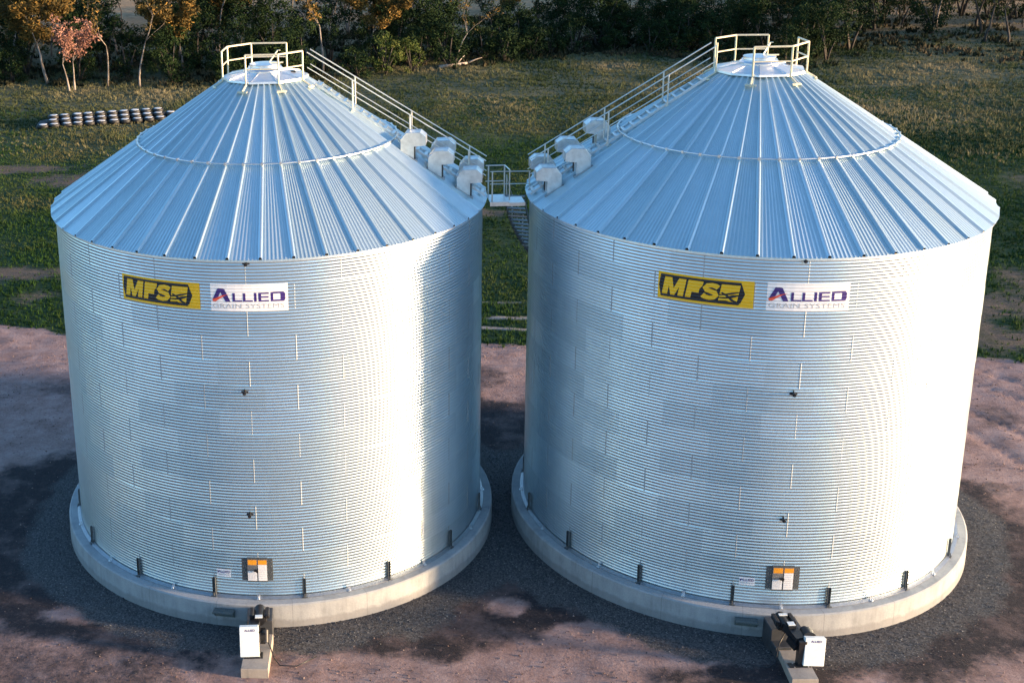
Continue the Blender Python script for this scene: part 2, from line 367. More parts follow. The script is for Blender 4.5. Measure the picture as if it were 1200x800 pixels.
# ------------------------------------------------------------------ silo geometry
def prof(z):
    """radial offset of the corrugated sheet at height z"""
    return .0075*np.cos((z-Z0)/(RH/8)*2*PI)
PH = R_(-83.2)      # azimuth of a bracket and of the even-ring seams
def wall_r(a, z):
    ring = np.floor((z-Z0)/RH+1e-6)
    k = (a-PH)/(2*PI)*16+.5*(ring % 2)
    fr = k-np.floor(k)
    # each sheet bellies a touch between its seams, and each ring has its own small error
    return RW+prof(z)+.006*np.sin(fr*PI)*(1+.6*np.sin(ring*12.9+np.floor(k)*4.1))+.003*np.sin(ring*7.3+a*3)
def make_wall(parent):
    na = 256; nz = NR*8*8+1
    a = np.linspace(0, 2*PI, na, endpoint=False); z = np.linspace(Z0, ZE, nz)
    A, ZZ = np.meshgrid(a, z); r = wall_r(A, ZZ)
    V = np.stack([r*np.cos(A), r*np.sin(A), ZZ], -1).reshape(-1, 3)
    me = grid_mesh('wall', V, na, nz, True)
    w = link('wall', me, M_wall, parent, True)
    # lapped seams with their bolt heads
    s = MB(); vs_ = []; qs = []
    b = 0; zc = np.linspace(0, RH, 41)
    for ring in range(NR):
        for k in range(16):
            a0 = PH+(k-.5*(ring % 2))*2*PI/16
            zz = Z0+ring*RH+zc*.999; rr = RW+prof(zz)*.9+.002
            for da, dr in ((-.0030, -.004), (-.0026, .001), (.0026, .001), (.0030, -.004)):
                vs_.append(np.stack([(rr+dr)*np.cos(a0+da), (rr+dr)*np.sin(a0+da), zz], -1))
            for c in range(3):
                i = np.arange(40)
                qs.append(np.stack([b+c*41+i, b+(c+1)*41+i, b+(c+1)*41+i+1, b+c*41+i+1], -1))
            b += 164
    me = np_mesh('seam_strips', np.concatenate(vs_), np.concatenate(qs)); 
    sm = link('seam_strips', me, M_seam, w, True); absorb(w, [sm])
    # base flashing
    MB().lathe([(RW+.02, Z0+.06), (RW+.05, Z0+.055), (RW+.14, Z0+.012), (RW+.14, Z0+.002)], 128).build('base_flashing', M_galvd, w, True, sharp=30)
    return w
def make_roof(parent):
    n = 48; rs = [1.25, 2.2, 3.2, 4.2, 5.2, 6.2, 7.05, RE+.02]
    cols = [(-.5, .075, 0), (-.5, .055, .075), (-.5, .018, .085), (.5, -.018, .085), (.5, -.055, .075), (.5, -.075, 0)]
    V = []; rows = len(rs)
    for r in rs:
        row = []
        for k in range(n):
            a0 = (k+.5)*2*PI/n+R_(-83.2)
            f = min(1, .25+r/5.5); hf = min(1, .35+r/5)
            pitch = 2*PI*r/n
            c = []
            w = .062*f; h = .085*hf
            c += [(-pitch/2+w*.15, h), (-pitch/2+w*.62, h), (-pitch/2+w, 0)]
            m = 7; inner0 = -pitch/2+w; span = pitch-2*w
            for j in range(m):
                u0 = inner0+span*(j+.5)/m; mw = span/m*.16; mh = .014*f
                c += [(u0-mw*1.6, 0), (u0-mw*.6, mh), (u0+mw*.6, mh), (u0+mw*1.6, 0)]
            c += [(pitch/2-w, 0), (pitch/2-w*.62, h), (pitch/2-w*.15, h)]
            for x, hh in c:
                # flat panel chord between its two ribs
                ca, sa = math.cos(a0), math.sin(a0)
                rc = r*math.cos(PI/n)
                px, py = rc*ca-x*sa, rc*sa+x*ca
                row.append((px, py, ZE+SL*(RE-r)+hh+.01))
        V.append(row)
    nc = len(V[0]); V = np.array(V).reshape(-1, 3)
    me = grid_mesh('roof', V, nc, rows, True)
    rf = link('roof', me, M_roof, parent)
    # dark blocks painting shade into open rib mouths at the eave, and the eave flashing ring
    MB().lathe([(RE-.03, ZE-.005), (RE-.02, ZE-.07), (RW+.03, ZE-.09), (RW+.03, ZE-.12)], 96).build('eave_flashing', M_galv, rf, True, sharp=30)
    s = MB()
    for k in range(n):
        a0 = k*2*PI/n+PH; c = Vector((math.cos(a0), math.sin(a0), 0)); tn = Vector((-c.y, c.x, 0))
        M = Matrix((tn, Vector((0, 0, 1)), c)).transposed()
        s.prism([(-.04, .012), (.04, .012), (.03, .072), (-.03, .072)], RE*math.cos(PI/n)-.03, RE*math.cos(PI/n)+.008, M, (0, 0, ZE))
    absorb(rf, [s.build('rib_mouth_shade', M_dk, rf)])
    return rf
def cone_z(r): return ZE+SL*(RE-r)
def make_ring(parent):
    n = 48; r = 4.424; z = 14.031+.13
    pts = [(r*math.cos(k*2*PI/n+PH), r*math.sin(k*2*PI/n+PH), z) for k in range(n+1)]
    s = MB(); s.tube(pts, .032, 8); rg = s.build('roof_ring', M_galv, parent, True, sharp=50)
    c = MB()
    for k in range(n):
        a0 = k*2*PI/n+PH; d = Vector((math.cos(a0), math.sin(a0), 0)); p = Vector(pts[k])
        M = Matrix((Vector((-d.y, d.x, 0)), d, Vector((0, 0, 1)))).transposed()
        c.box(p, (.07, .09, .085), M); c.box(p-Vector((0, 0, .06)), (.035, .05, .11), M)
    absorb(rg, [c.build('ring_clamps', M_clip, rg)])
    return rg
def make_cap(parent):
    m = 10; a0 = R_(-90+18)
    s = MB(); zt = 16.18
    s.lathe([(1.27, zt-.26), (1.27, zt-.01)], 48).build('cap_collar', M_galvd, parent, True)
    s = MB(); s.lathe([(.02, zt+.20), (.5, zt+.20), (1.46, zt+.005), (1.475, zt-.06), (1.45, zt-.065), (1.43, zt-.02), (.4, zt+.14)], m, a0)
    cp = s.build('roof_cap', M_capm, parent)
    s = MB(); s.lathe([(.64, zt+.13), (.64, zt+.22), (.55, zt+.285), (.56, zt+.31), (.52, zt+.315), (.50, zt+.30), (.49, zt+.37), (.52, zt+.375), (.52, zt+.40), (.10, zt+.43), (.0, zt+.435)], 40)
    s.build('cap_lid', M_alu, cp, True, sharp=28)
    s = MB()
    for k in range(m):
        a = a0+k*2*PI/m; d = Vector((math.cos(a), math.sin(a), 0))
        p = d*1.43+Vector((0, 0, zt+.022)); q = d*.52+Vector((0, 0, zt+.205)); s.flat(p, q, .045, .022)
        s.box(d*1.30+Vector((0, 0, zt-.12)), (.04, .04, .14))
    absorb(cp, [s.build('cap_seams', M_galv, cp)])
    s = MB(); s.bar((.12, .1, zt+.38), (.44, .34, zt+.78), .025); s.bar((.44, .34, zt+.78), (.52, .30, zt+.78), .02); s.box((.42, 0, zt+.42), (.4, .06, .04))
    s.build('lid_lever', M_rail, cp)
    s = MB(); s.box((.95, -.1, zt+.12), (.16, .10, .06))
    s.build('cap_catch', M_bp, cp)
def guard(parent, angs, r, zt, openings):
    """panels of rail between consecutive posts; openings lists index pairs with no panel"""
    n = len(angs); P = [Vector((r*math.cos(R_(a)), r*math.sin(R_(a)), 0)) for a in angs]
    runs = []; cur = [0]
    for i in range(n-1):
        if i in openings: runs.append(cur); cur = [i+1]
        else: cur.append(i+1)
    runs.append(cur)
    for run in runs:
        s = MB()
        for i in run:
            p = P[i]; rf = r+.30; foot = p.normalized()*rf
            s.bar(Vector((p.x, p.y, zt)), Vector((p.x, p.y, 16.08)), .030, 6)
            s.bar(Vector((p.x, p.y, 16.10)), Vector((foot.x, foot.y, cone_z(rf)+.12)), .028, 6)
            d = p.normalized(); tn = Vector((-d.y, d.x, 0)); dn = Vector((d.x, d.y, -SL)).normalized()
            M = Matrix((tn, dn, tn.cross(dn))).transposed()
            s.box(Vector((foot.x, foot.y, cone_z(rf)+.10)), (.34, .07, .035), M)
        for i, j in zip(run[:-1], run[1:]):
            for h in (0, -.47):
                s.bar(P[i]+Vector((0, 0, zt+h)), P[j]+Vector((0, 0, zt+h)), .032 if h == 0 else .026, 6)
        s.build('guard_rail', M_rail, parent, True, sharp=40)
def vent(parent, az, off, r):
    d = Vector((math.cos(az), math.sin(az), 0)); tn = Vector((-d.y, d.x, 0))
    c = d*math.sqrt(max(.1, r*r-off*off))+tn*off
    o = Vector((c.x, c.y, cone_z(r)+.05))-d*.30+Vector((0, 0, .30*SL))
    M = Matrix((d, Vector((0, 0, 1)), tn)).transposed()
    hood = [(-.02, -.05), (-.02, .30), (.17, .55), (.62, .57), (.80, .42), (.80, .14), (.44, .10), (.44, -.34)]
    s = MB(); hw = .27
    n = len(hood)
    for w in (-hw, hw): s.prism(hood, w-.006, w+.006, M, o)
    vs_ = [o+M @ Vector((u, v, w)) for w in (-hw, hw) for u, v in hood]
    fs = [(i, i+1, n+i+1, n+i) for i in range(5)]+[(6, 7, n+7, n+6)]
    s.add(vs_, fs)
    v_ = s.build('roof_vent', M_vent, parent)
    e = MB()
    for w in (-hw, hw):
        for (u0, v0), (u1, v1) in zip(hood[1:6], hood[2:6]):
            e.bar(o+M @ Vector((u0, v0, w)), o+M @ Vector((u1, v1, w)), .014, 5)
    absorb(v_, [e.build('hood_seam', M_galv, v_)])
    e = MB(); e.prism([(.46, .115), (.78, .15), (.78, .17), (.46, .135)], -hw+.02, hw-.02, M, o)
    e.build('hood_shade_screen', M_dk, v_)  # near-black sheet paints in the shade of the hood opening
    e = MB(); e.prism([(.42, -.30), (.47, -.32), (.47, .10), (.42, .10)], -hw-.03, -hw+.02, M, o); e.build('side_strap', M_bp, v_)
    e = MB()
    e.prism([(-.09, -.06+.09*SL-.0), (.52, -.40+.03), (.52, -.44+.03), (-.09, -.10+.09*SL)], -hw-.07, hw+.07, M, o); e.build('curb_flange', M_galvd, v_)
M_seam = simple('sheared sheet edge', (.42, .46, .48), .6, .6, .1, 9)
M_vent = simple('weathered zinc vent sheet', (.72, .73, .73), .42, .85, .16, 5)
def ladder(parent, az):
    d = Vector((math.cos(az), math.sin(az), 0)); tn = Vector((-d.y, d.x, 0)); up = Vector((0, 0, 1))
    def P(r, off, z): return d*r+tn*off+up*z
    zt = lambda r: 17.0-(r-1.5)*.612
    for sgn in (-1, 1):
        s = MB(); off = sgn*.34
        s.bar(P(1.5, off, zt(1.5)), P(7.42, off, zt(7.42)), .022, 6)
        s.bar(P(1.5, off, zt(1.5)-.5), P(7.42, off, zt(7.42)-.5), .018, 6)
        for r in (3.0, 4.9, 6.85):
            s.bar(P(r, off, cone_z(r)+.04), P(r, off, zt(r)), .026, 6)
            s.box(P(r, off, cone_z(r)+.08), (.1, .1, .05))
        s.build('handrail', M_hand, parent, True, sharp=40)
    s = MB()
    for off in (-.28, .28): s.flat(P(1.75, off, cone_z(1.75)+.12), P(7.40, off, cone_z(7.40)+.12), .03, .08)
    ld = s.build('roof_ladder', M_galv, parent)
    s = MB(); r = 1.9
    while r < 7.35: s.box(P(r, 0, cone_z(r)+.16), (.54, .12, .03), Matrix((tn, d, up)).transposed()); r += .27
    s.build('ladder_treads', M_galv, ld)
M_hand = simple('galvanised handrail', (.74, .73, .66), .38, .7, .08, 12)

# ---- flat artwork bent onto the corrugated wall -----------------------------
def clean_cut(bm, w, h, stepx=.25):
    geo = lambda: bm.verts[:]+bm.edges[:]+bm.faces[:]
    dz = RH/8/4
    for i in range(int(h/dz)+2):
        bmesh.ops.bisect_plane(bm, geom=geo(), plane_co=(0, i*dz, 0), plane_no=(0, 1, 0))
    for i in range(int(w/stepx)+2):
        bmesh.ops.bisect_plane(bm, geom=geo(), plane_co=(i*stepx, 0, 0), plane_no=(1, 0, 0))
def bend(polys, mat, parent, name, az0, zb, off, w, h, me=None):
    """polys: lists of (u,v) metres, u to the right seen from outside, v up; az0 azimuth of u=0"""
    bm = bmesh.new()
    if me: bm.from_mesh(me)
    for p in polys or []:
        f = bm.faces.new([bm.verts.new((u, v, 0)) for u, v in p])
    bmesh.ops.triangulate(bm, faces=bm.faces[:])
    clean_cut(bm, w, h)
    for v in bm.verts:
        a = az0+v.co.x/RW; z = zb+v.co.y; r = RW+.011+float(prof(z))+off
        v.co = (r*math.cos(a), r*math.sin(a), z)
    bmesh.ops.recalc_face_normals(bm, faces=bm.faces)
    for f in bm.faces:
        c = f.calc_center_median()
        if f.normal.x*c.x+f.normal.y*c.y < 0: f.normal_flip()
    m = bpy.data.meshes.new(name); bm.to_mesh(m); bm.free()
    return link(name, m, mat, parent)
def text_mesh(txt, size, bold=0, shear=0, sx=1.0, space=1.0):
    cu = bpy.data.curves.new('t', 'FONT'); cu.body = txt; cu.size = size; cu.offset = bold; cu.shear = shear; cu.space_character = space
    cu.resolution_u = 3
    o = bpy.data.objects.new('t', cu); C.objects.link(o)
    dg = bpy.context.evaluated_depsgraph_get(); me = bpy.data.meshes.new_from_object(o.evaluated_get(dg))
    bpy.data.objects.remove(o)
    co = np.array([v.co[:] for v in me.vertices]); co[:, 0] *= sx
    return me, co
def placed_text(txt, box, bold=0, shear=0, space=1.0):
    """text fitted to box (u0,v0,u1,v1)"""
    me, co = text_mesh(txt, 1, bold, shear, 1, space)
    mn = co.min(0); mx = co.max(0)
    for v, c in zip(me.vertices, co):
        v.co = (box[0]+(c[0]-mn[0])/(mx[0]-mn[0])*(box[2]-box[0]), box[1]+(c[1]-mn[1])/(mx[1]-mn[1])*(box[3]-box[1]), 0)
    return me
def rect(a, b, c, d): return [(a, b), (c, b), (c, d), (a, d)]
def sh(poly, k=.18): return [(u+v*k, v) for u, v in poly]
def mfs_sign(parent, az):
    W, Hh = 2.74, .82; zb = 10.41
    b = bend([rect(0, 0, W, Hh)], M_yel, parent, 'yellow_black_sign', az, zb, .002, W, Hh)
    tag(b, 'yellow and black sign reading MFS')
    bend([[(.03, .76), (.06, .06), (2.42, .06), (2.56, .42), (2.44, .76)][::-1] if 0 else [(.10, .07), (2.36, .07), (2.50, .41), (2.38, .75), (.08, .75), (.03, .41)]], M_blk, b, 'black_field', az, zb, .005, W, Hh)
    y0, y1 = .145, .685; P = []
    # M
    k = .16
    def S_(pts): return [(u+(v-y0)*k, v) for u, v in pts]
    x = .17
    x = .13
    P.append(S_([(x, y0), (x+.16, y0), (x+.16, y1), (x, y1)]))
    P.append(S_([(x+.47, y0), (x+.63, y0), (x+.63, y1), (x+.47, y1)]))
    P.append(S_([(x+.16, y1-.26), (x+.255, y0), (x+.315, y0+.21), (x+.21, y1), (x+.16, y1)]))
    P.append(S_([(x+.47, y1-.26), (x+.47, y1), (x+.42, y1), (x+.315, y0+.21), (x+.375, y0)]))
    P.append(S_([(x+.255, y0), (x+.375, y0), (x+.315, y0+.21)]))
    x = .82
    P.append(S_([(x, y0), (x+.16, y0), (x+.16, y0+.18), (x+.36, y0+.18), (x+.36, y0+.30), (x+.16, y0+.30), (x+.16, y1-.12), (x+.43, y1-.12), (x+.43, y1), (x, y1)]))
    # S as a thick bent band
    x = 1.25; cxs = x+.24; pts = []
    path = [(.17, .12), (.10, .155), (-.0, .175), (-.11, .15), (-.15, .09), (-.10, .03), (.0, 0.0), (.11, -.035), (.15, -.10), (.10, -.16), (0, -.185), (-.11, -.165), (-.19, -.12)]
    hw = .072; Lp = []; Rp = []
    for i, (a, c) in enumerate(path):
        p0 = path[max(0, i-1)]; p1 = path[min(len(path)-1, i+1)]; dx, dy = p1[0]-p0[0], p1[1]-p0[1]; l = math.hypot(dx, dy)
        nx_, ny_ = -dy/l*hw, dx/l*hw*.88; Lp.append((a+nx_, c+ny_)); Rp.append((a-nx_, c-ny_))
    for i in range(len(path)-1):
        q = [Lp[i], Lp[i+1], Rp[i+1], Rp[i]]
        P.append(S_([(cxs+.015+a*1.12, y0+.27+c*1.09) for a, c in q]))
    bend(P, M_yel, b, 'lettering', az, zb, .009, W, Hh)
    x = 1.765
    E_ = [(x, y0+.01), (x+.52, y0+.01), (x+.52, y1-.02), (x, y1-.02)]
    e = bend([S_(E_)], M_yel, b, 'furrow_emblem', az, zb, .009, W, Hh)
    bands = [[(x-.02, y0+.21), (x+.14, y0+.24), (x+.30, y0+.29), (x+.54, y0+.33), (x+.54, y0+.30), (x+.32, y0+.235), (x+.16, y0+.195), (x-.02, y0+.17)],
             [(x-.02, y0+.13), (x+.16, y0+.14), (x+.36, y0+.22), (x+.54, y0+.24), (x+.54, y0+.20), (x+.34, y0+.12), (x+.16, y0+.09), (x-.02, y0+.09)],
             [(x+.06, y0+.29), (x+.24, y0+.20), (x+.40, y0+.08), (x+.54, y0+.02), (x+.54, y0-.02), (x+.36, y0+.03), (x+.20, y0+.16), (x+.02, y0+.26)],
             [(x-.02, y0+.02), (x+.22, y0+.04), (x+.36, y0-.01), (x-.02, y0-.01)]]
    bend([S_(q) for q in bands], M_blk, e, 'furrow_lines', az, zb, .012, W, Hh)
    s_ = bend([[(2.33, .075), (2.42, .10), (2.44, .13), (2.36, .12)]], M_yel, b, 'corner_mark', az, zb, .009, W, Hh)
def allied_art(parent, az, zb, W, Hh, off=.002, detailed=True, name='white_sign'):
    b = bend([rect(0, 0, W, Hh)], M_wht, parent, name, az, zb, off, W, Hh)
    k = W/2.30; kv = Hh/.84
    T = lambda q: [(u*k, v*kv) for u, v in q]
    if not detailed:
        bend([], M_nav, b, 'lettering', az, zb, off+.003, W, Hh, placed_text('ALLIED', (.07*W, .52*Hh, .95*W, .88*Hh), .02))
        bend([T([(.10, .72), (.30, .62), (.24, .42), (.12, .40)])], M_nav, b, 'logo_letter', az, zb, off+.003, W, Hh)
        bend([], M_gry, b, 'small_lettering', az, zb, off+.003, W, Hh, placed_text('GRAIN SYSTEMS', (.10*W, .16*Hh, .92*W, .34*Hh), 0))
        return b
    P = [[(.06, .37), (.24, .70), (.35, .70), (.40, .66), (.60, .29), (.45, .29), (.34, .50), (.28, .52), (.20, .36), (.10, .36)][:0]]
    P = [[(.05, .36), (.19, .36), (.30, .58), (.37, .70), (.22, .70)], [(.30, .58), (.45, .29), (.60, .29), (.42, .68), (.37, .70)]]
    for x in (.66, .97): P += [rect(x, .30, x+.075, .56), rect(x+.075, .30, x+.29, .345)]
    P += [rect(1.30, .30, 1.375, .57)]
    P += [rect(1.43, .30, 1.51, .57), rect(1.51, .53, 1.74, .575), rect(1.51, .42, 1.73, .46), rect(1.51, .30, 1.74, .345)]
    P += [rect(1.79, .30, 1.865, .58), [(1.865, .535), (2.08, .535), (2.17, .59), (1.865, .59)], [(1.865, .30), (2.17, .30), (2.08, .35), (1.865, .35)],
          [(2.08, .535), (2.08, .35), (2.12, .30), (2.18, .30), (2.22, .36), (2.22, .53), (2.17, .59), (2.12, .59)]]
    bend([T(q) for q in P if q], M_nav, b, 'lettering', az, zb, off+.003, W, Hh)
    bend([T([(.045, .37), (.06, .30), (.14, .295), (.34, .43), (.56, .54), (.36, .49), (.18, .42)])], M_red, b, 'red_swoosh', az, zb, off+.006, W, Hh)
    bend([], M_gry, b, 'grey_lettering', az, zb, off+.003, W, Hh, placed_text('GRAIN SYSTEMS', (.06*k, .10*kv, 2.18*k, .235*kv), -.004, 0, 1.1))
    return b
def door(parent, az):
    """two leaf access door with warning stickers, plate frame curved with the wall"""
    W, Hh = .98, .80; zb = 1.37; a0 = az-W/2/RW
    s = MB()
    def plate(u0, v0, u1, v1, r0, r1, s=s):
        n = 5
        for i in range(n):
            ua, ub = u0+(u1-u0)*i/n, u0+(u1-u0)*(i+1)/n
            pts = []
            for r in (r0, r1):
                for u, v in ((ua, v0), (ub, v0), (ub, v1), (ua, v1)):
                    a = a0+u/RW; pts.append((r*math.cos(a), r*math.sin(a), zb+v))
            s.add(pts, [(3, 2, 1, 0), (4, 5, 6, 7), (0, 1, 5, 4), (1, 2, 6, 5), (2, 3, 7, 6), (3, 0, 4, 7)])
    plate(0, .03, .17, Hh, RW-.02, RW+.035); plate(.81, .03, W, Hh, RW-.02, RW+.035); plate(.17, .77, .81, .83, RW-.02, RW+.05); plate(.17, -.03, .81, .02, RW-.02, RW+.05)
    d = s.build('access_door', M_brk, parent)
    def leaf(nm, m, *a):
        q = MB(); plate(*a, s=q); return q.build(nm, m, d)
    leaf('door_leaf', M_galvd, .18, .02, .485, .77, RW-.01, RW+.055)
    leaf('door_leaf', M_galvd, .50, .02, .80, .77, RW-.01, RW+.055)
    def stick(nm, m, *a):
        q = MB(); plate(*a, RW+.056, RW+.059, s=q); o = q.build(nm, m, d); return o
    stick('orange_label', M_org, .20, .585, .475, .76); stick('orange_label', M_org, .52, .60, .79, .755)
    stick('white_label', M_wht, .19, .03, .475, .36); stick('white_label', M_wht, .52, .03, .79, .59)
    def words(words_, u0, u1, v0, v1, mat=M_gry):
        b = []
        n = 7
        for i in range(n):
            v = v0+(v1-v0)*(i+.5)/n; x = u0+.015
            while x < u1-.05:
                w = random.uniform(.02, .05); b.append(rect(x, v-.006, min(x+w, u1-.015), v+.006)); x += w+.012
        q = MB()
        for p in b:
            plate(p[0][0], p[0][1], p[2][0], p[2][1], RW+.0595, RW+.0605, s=q)
        q.build('label_print', mat, d)
    words('', .20, .47, .08, .33); words('', .53, .78, .08, .56)
    q = MB(); a = a0+.455/RW; c = Vector((math.cos(a), math.sin(a), 0)); tn = Vector((-c.y, c.x, 0)); M = Matrix((tn, c, Vector((0, 0, 1)))).transposed()
    q.box(c*(RW+.085)+Vector((0, 0, zb+.40)), (.13, .05, .06), M); q.box(c*(RW+.10)+tn*.03+Vector((0, 0, zb+.39)), (.05, .03, .10), M)
    q.build('door_latch', M_bp, d)
    q = MB()
    for v in (.12, .32, .52, .70):
        for u in (.05, .12, .86, .93):
            a = a0+u/RW; c = Vector((math.cos(a), math.sin(a), 0)); p = c*(RW+.034)+Vector((0, 0, zb+v)); q.bar(p, p+c*.014, .012, 6)
    q.build('frame_bolts', M_galv, d)
def sensor(parent, az, z):
    c = Vector((math.cos(az), math.sin(az), 0)); tn = Vector((-c.y, c.x, 0)); up = Vector((0, 0, 1))
    M = Matrix((tn, c, up)).transposed(); o = c*(RW+.02)+up*z
    s = MB(); s.box(o, (.22, .03, .05), M, .008); s.bar(o-c*.01, o+c*.13, .055, 12); s.bar(o+c*.12, o+c*.17, .03, 8); s.bar(o+up*.04, o+up*.10, .02, 6)
    s.build('wall_sensor', M_bp, parent, True, sharp=40)
def bracket(parent, az):
    c = Vector((math.cos(az), math.sin(az), 0)); tn = Vector((-c.y, c.x, 0)); up = Vector((0, 0, 1)); M = Matrix((tn, c, up)).transposed()
    s = MB(); o = c*(RW+.04)
    s.box(o+up*(Z0+.33), (.10, .012, .62), M); 
    for sg in (-1, 1): s.box(o+tn*sg*.046+c*.03+up*(Z0+.33), (.010, .055, .62), M)
    s.box(o+c*.05+up*(Z0+.016), (.17, .14, .022), M); s.bar(o+c*.085+up*(Z0+.02), o+c*.085+up*(Z0+.14), .014, 6)
    for k in range(6): p = o+c*.006+up*(Z0+.08+k*.1); s.bar(p, p+c*.02, .013, 6)
    s.build('anchor_bracket', M_brk, parent)
def clip(parent, az):
    c = Vector((math.cos(az), math.sin(az), 0)); tn = Vector((-c.y, c.x, 0)); up = Vector((0, 0, 1)); M = Matrix((tn, c, up)).transposed()
    s = MB(); o = c*(RW+.13)
    s.box(o+up*(Z0+.02), (.10, .10, .02), M); s.box(o-c*.045+up*(Z0+.09), (.10, .012, .15), M); s.bar(o+up*(Z0+.02), o+up*(Z0+.11), .016, 6); s.bar(o+up*(Z0+.04), o+up*(Z0+.065), .03, 6)
    s.build('hold_down_clip', M_clip, parent)

def silo(loc, rz, label, ladder_az, vents, rail, openings, sign_az, allied_az, small_az, door_az, sens):
    root = empty('grain_silo', loc, 0); tag(root, label, 'grain silo', 'pair of corrugated grain silos')
    make_wall(root) if not SUBS else [setattr(copy_tree(SUBS[0], root), 'rotation_euler', (0, 0, rz))]
    w = root.children[0]
    if not SUBS: SUBS.append(w)
    made = {}
    if len(SUBS) == 1:
        rf = make_roof(root); rg = make_ring(root); SUBS.extend([rf, rg])
    else:
        for q in SUBS[1:3]: c = copy_tree(q, root); c.rotation_euler = (0, 0, rz)
    make_cap(root)
    guard(root, rail, 1.47, 17.07, openings)
    ladder(root, R_(ladder_az))
    for off, r in vents: vent(root, R_(ladder_az), off, r)
    mfs_sign(root, R_(sign_az)); allied_art(root, R_(allied_az), 10.385, 2.30, .85)
    sm = allied_art(root, R_(small_az), 1.46, .46, .26, .012, False, 'small_white_sign')
    door(root, R_(door_az))
    for a, z in sens: sensor(root, R_(a), z)
    for k in range(16):
        bracket(root, PH+rz+k*2*PI/16); clip(root, PH+rz+(k+.5)*2*PI/16)
    return root
sL = silo(L_C, 0, 'left corrugated steel grain silo, with roof vents on the right of its cone', -9.5,
          [(-.72, 5.02), (-.72, 5.92), (-.72, 6.85), (.78, 5.90), (.78, 6.85)],
          [-163.7, -208.9, -250.2, -299.3, -389.9, -431, -473.8][::-1], (3-0,) if 0 else (2,),
          -126.9, -102.75, -104.9, -94.6, [(-94.1, 11.87), (-95.7, 7.81), (-95.8, 3.70)])
sR = silo(R_C, R_(-1.1), 'right corrugated steel grain silo, with roof vents on the left of its cone', 178.5,
          [(.72, 5.92), (.72, 6.85), (-.78, 5.02), (-.78, 5.95), (-.78, 6.82)],
          [-214.5, -256.8, -298.6, -341.5, -379.5, -427.9, -476.2, -533.7], (2, 6),
          -128.4, -104.15, -105.5, -95.6, [(-96.7, 11.92), (-96.7, 7.84), (-96.6, 3.76)])

# concrete ring pads
for c, side in ((L_C, 'left'), (R_C, 'right')):
    m = MB(); m.lathe([(0, .766), (RW, .766), (7.70, .766), (7.744, .73), (7.75, .35), (7.76, -.2)], 160)
    p = m.build('concrete_pad', M_conc, None, True, loc=(c.x, c.y, 0), sharp=30)
    tag(p, 'round raised concrete ring pad under the %s grain silo' % side, 'concrete pad', 'concrete pads under the silos')

for c in (L_C, R_C):
    pass
# winding stair on the right silo
st = empty('winding_stair', (0, 0, 0), 0, sR)
def pol(a, r, z): return Vector((r*math.cos(R_(a)), r*math.sin(R_(a)), z))
m = MB(); m2 = MB()
a = 169.0; z = 11.68; k = 0
strA = []; strB = []
while z > .3:
    tr = MB(); d = pol(a, 1, 0).normalized(); tn = Vector((-d.y, d.x, 0)); M = Matrix((d, tn, Vector((0, 0, 1)))).transposed()
    tr.box(pol(a, 7.80, z), (.66, .23, .03), M); tr.box(pol(a-.8, 7.80, z-.02), (.66, .015, .06), M)
    tr.build('stair_tread', M_tread, st)
    strA.append(pol(a, 7.46, z)); strB.append(pol(a, 8.14, z)); a -= 1.75; z -= .21; k += 1
for S_list, r in ((strA, 7.46), (strB, 8.14)):
    s = MB()
    for p, q in zip(S_list[:-1], S_list[1:]): s.flat(p, q, .02, .2)
    s.build('stair_stringer', M_tread, st)
s = MB()
for h in (.55, 1.05):
    s.tube([p+Vector((0, 0, h)) for p in strB[2:]], .02, 6)
for i in range(2, len(strB), 5): s.bar(strB[i], strB[i]+Vector((0, 0, 1.05)), .02, 6)
for i in range(4, len(strA), 8): s.bar(strA[i]-Vector((0, 0, .12)), strB[i]-Vector((0, 0, .12)), .025, 6)
s.build('stair_handrail', M_hand, st, True, sharp=40)

# walkway between the two silos
wk = empty('roof_walkway', (6.55, 42.55, 11.85)); tag(wk, 'small galvanised steel walkway bridging the gap between the two silo eaves', 'walkway')
m = MB(); m.box((-.28, 0, 0), (.62, 1.05, .04)); m.box((-.28, -.54, -.04), (.64, .03, .14)); m.build('deck', M_galv, wk)
m = MB(); m.box((.33, .12, -.10), (.60, .80, .04)); m.box((.33, -.29, -.13), (.60, .03, .12)); m.build('lower_deck', M_galv, wk)
m = MB()
for x, y in ((-.52, .50), (.03, .50), (-.52, -.45)): m.bar((x, y, -.1), (x, y, 1.05), .025, 6)
m.bar((-.62, .50, 1.05), (.03, .50, 1.05), .025, 6); m.bar((-.62, .50, .50), (.03, .50, .50), .02, 6); m.bar((.03, .50, 1.05), (.10, -.2, 1.05), .022, 6); m.bar((.10, -.2, 1.05), (.10, -.2, 0), .022, 6)
m.build('end_rail', M_hand, wk, True, sharp=40)
m = MB()
for h in (.82, .38): m.bar((-.45, .56, h), (.95, .56, h-.02), .02, 6)
m.bar((.90, .56, -.1), (.90, .56, .82), .022, 6)
m.build('back_rail', M_hand, wk, True, sharp=40)

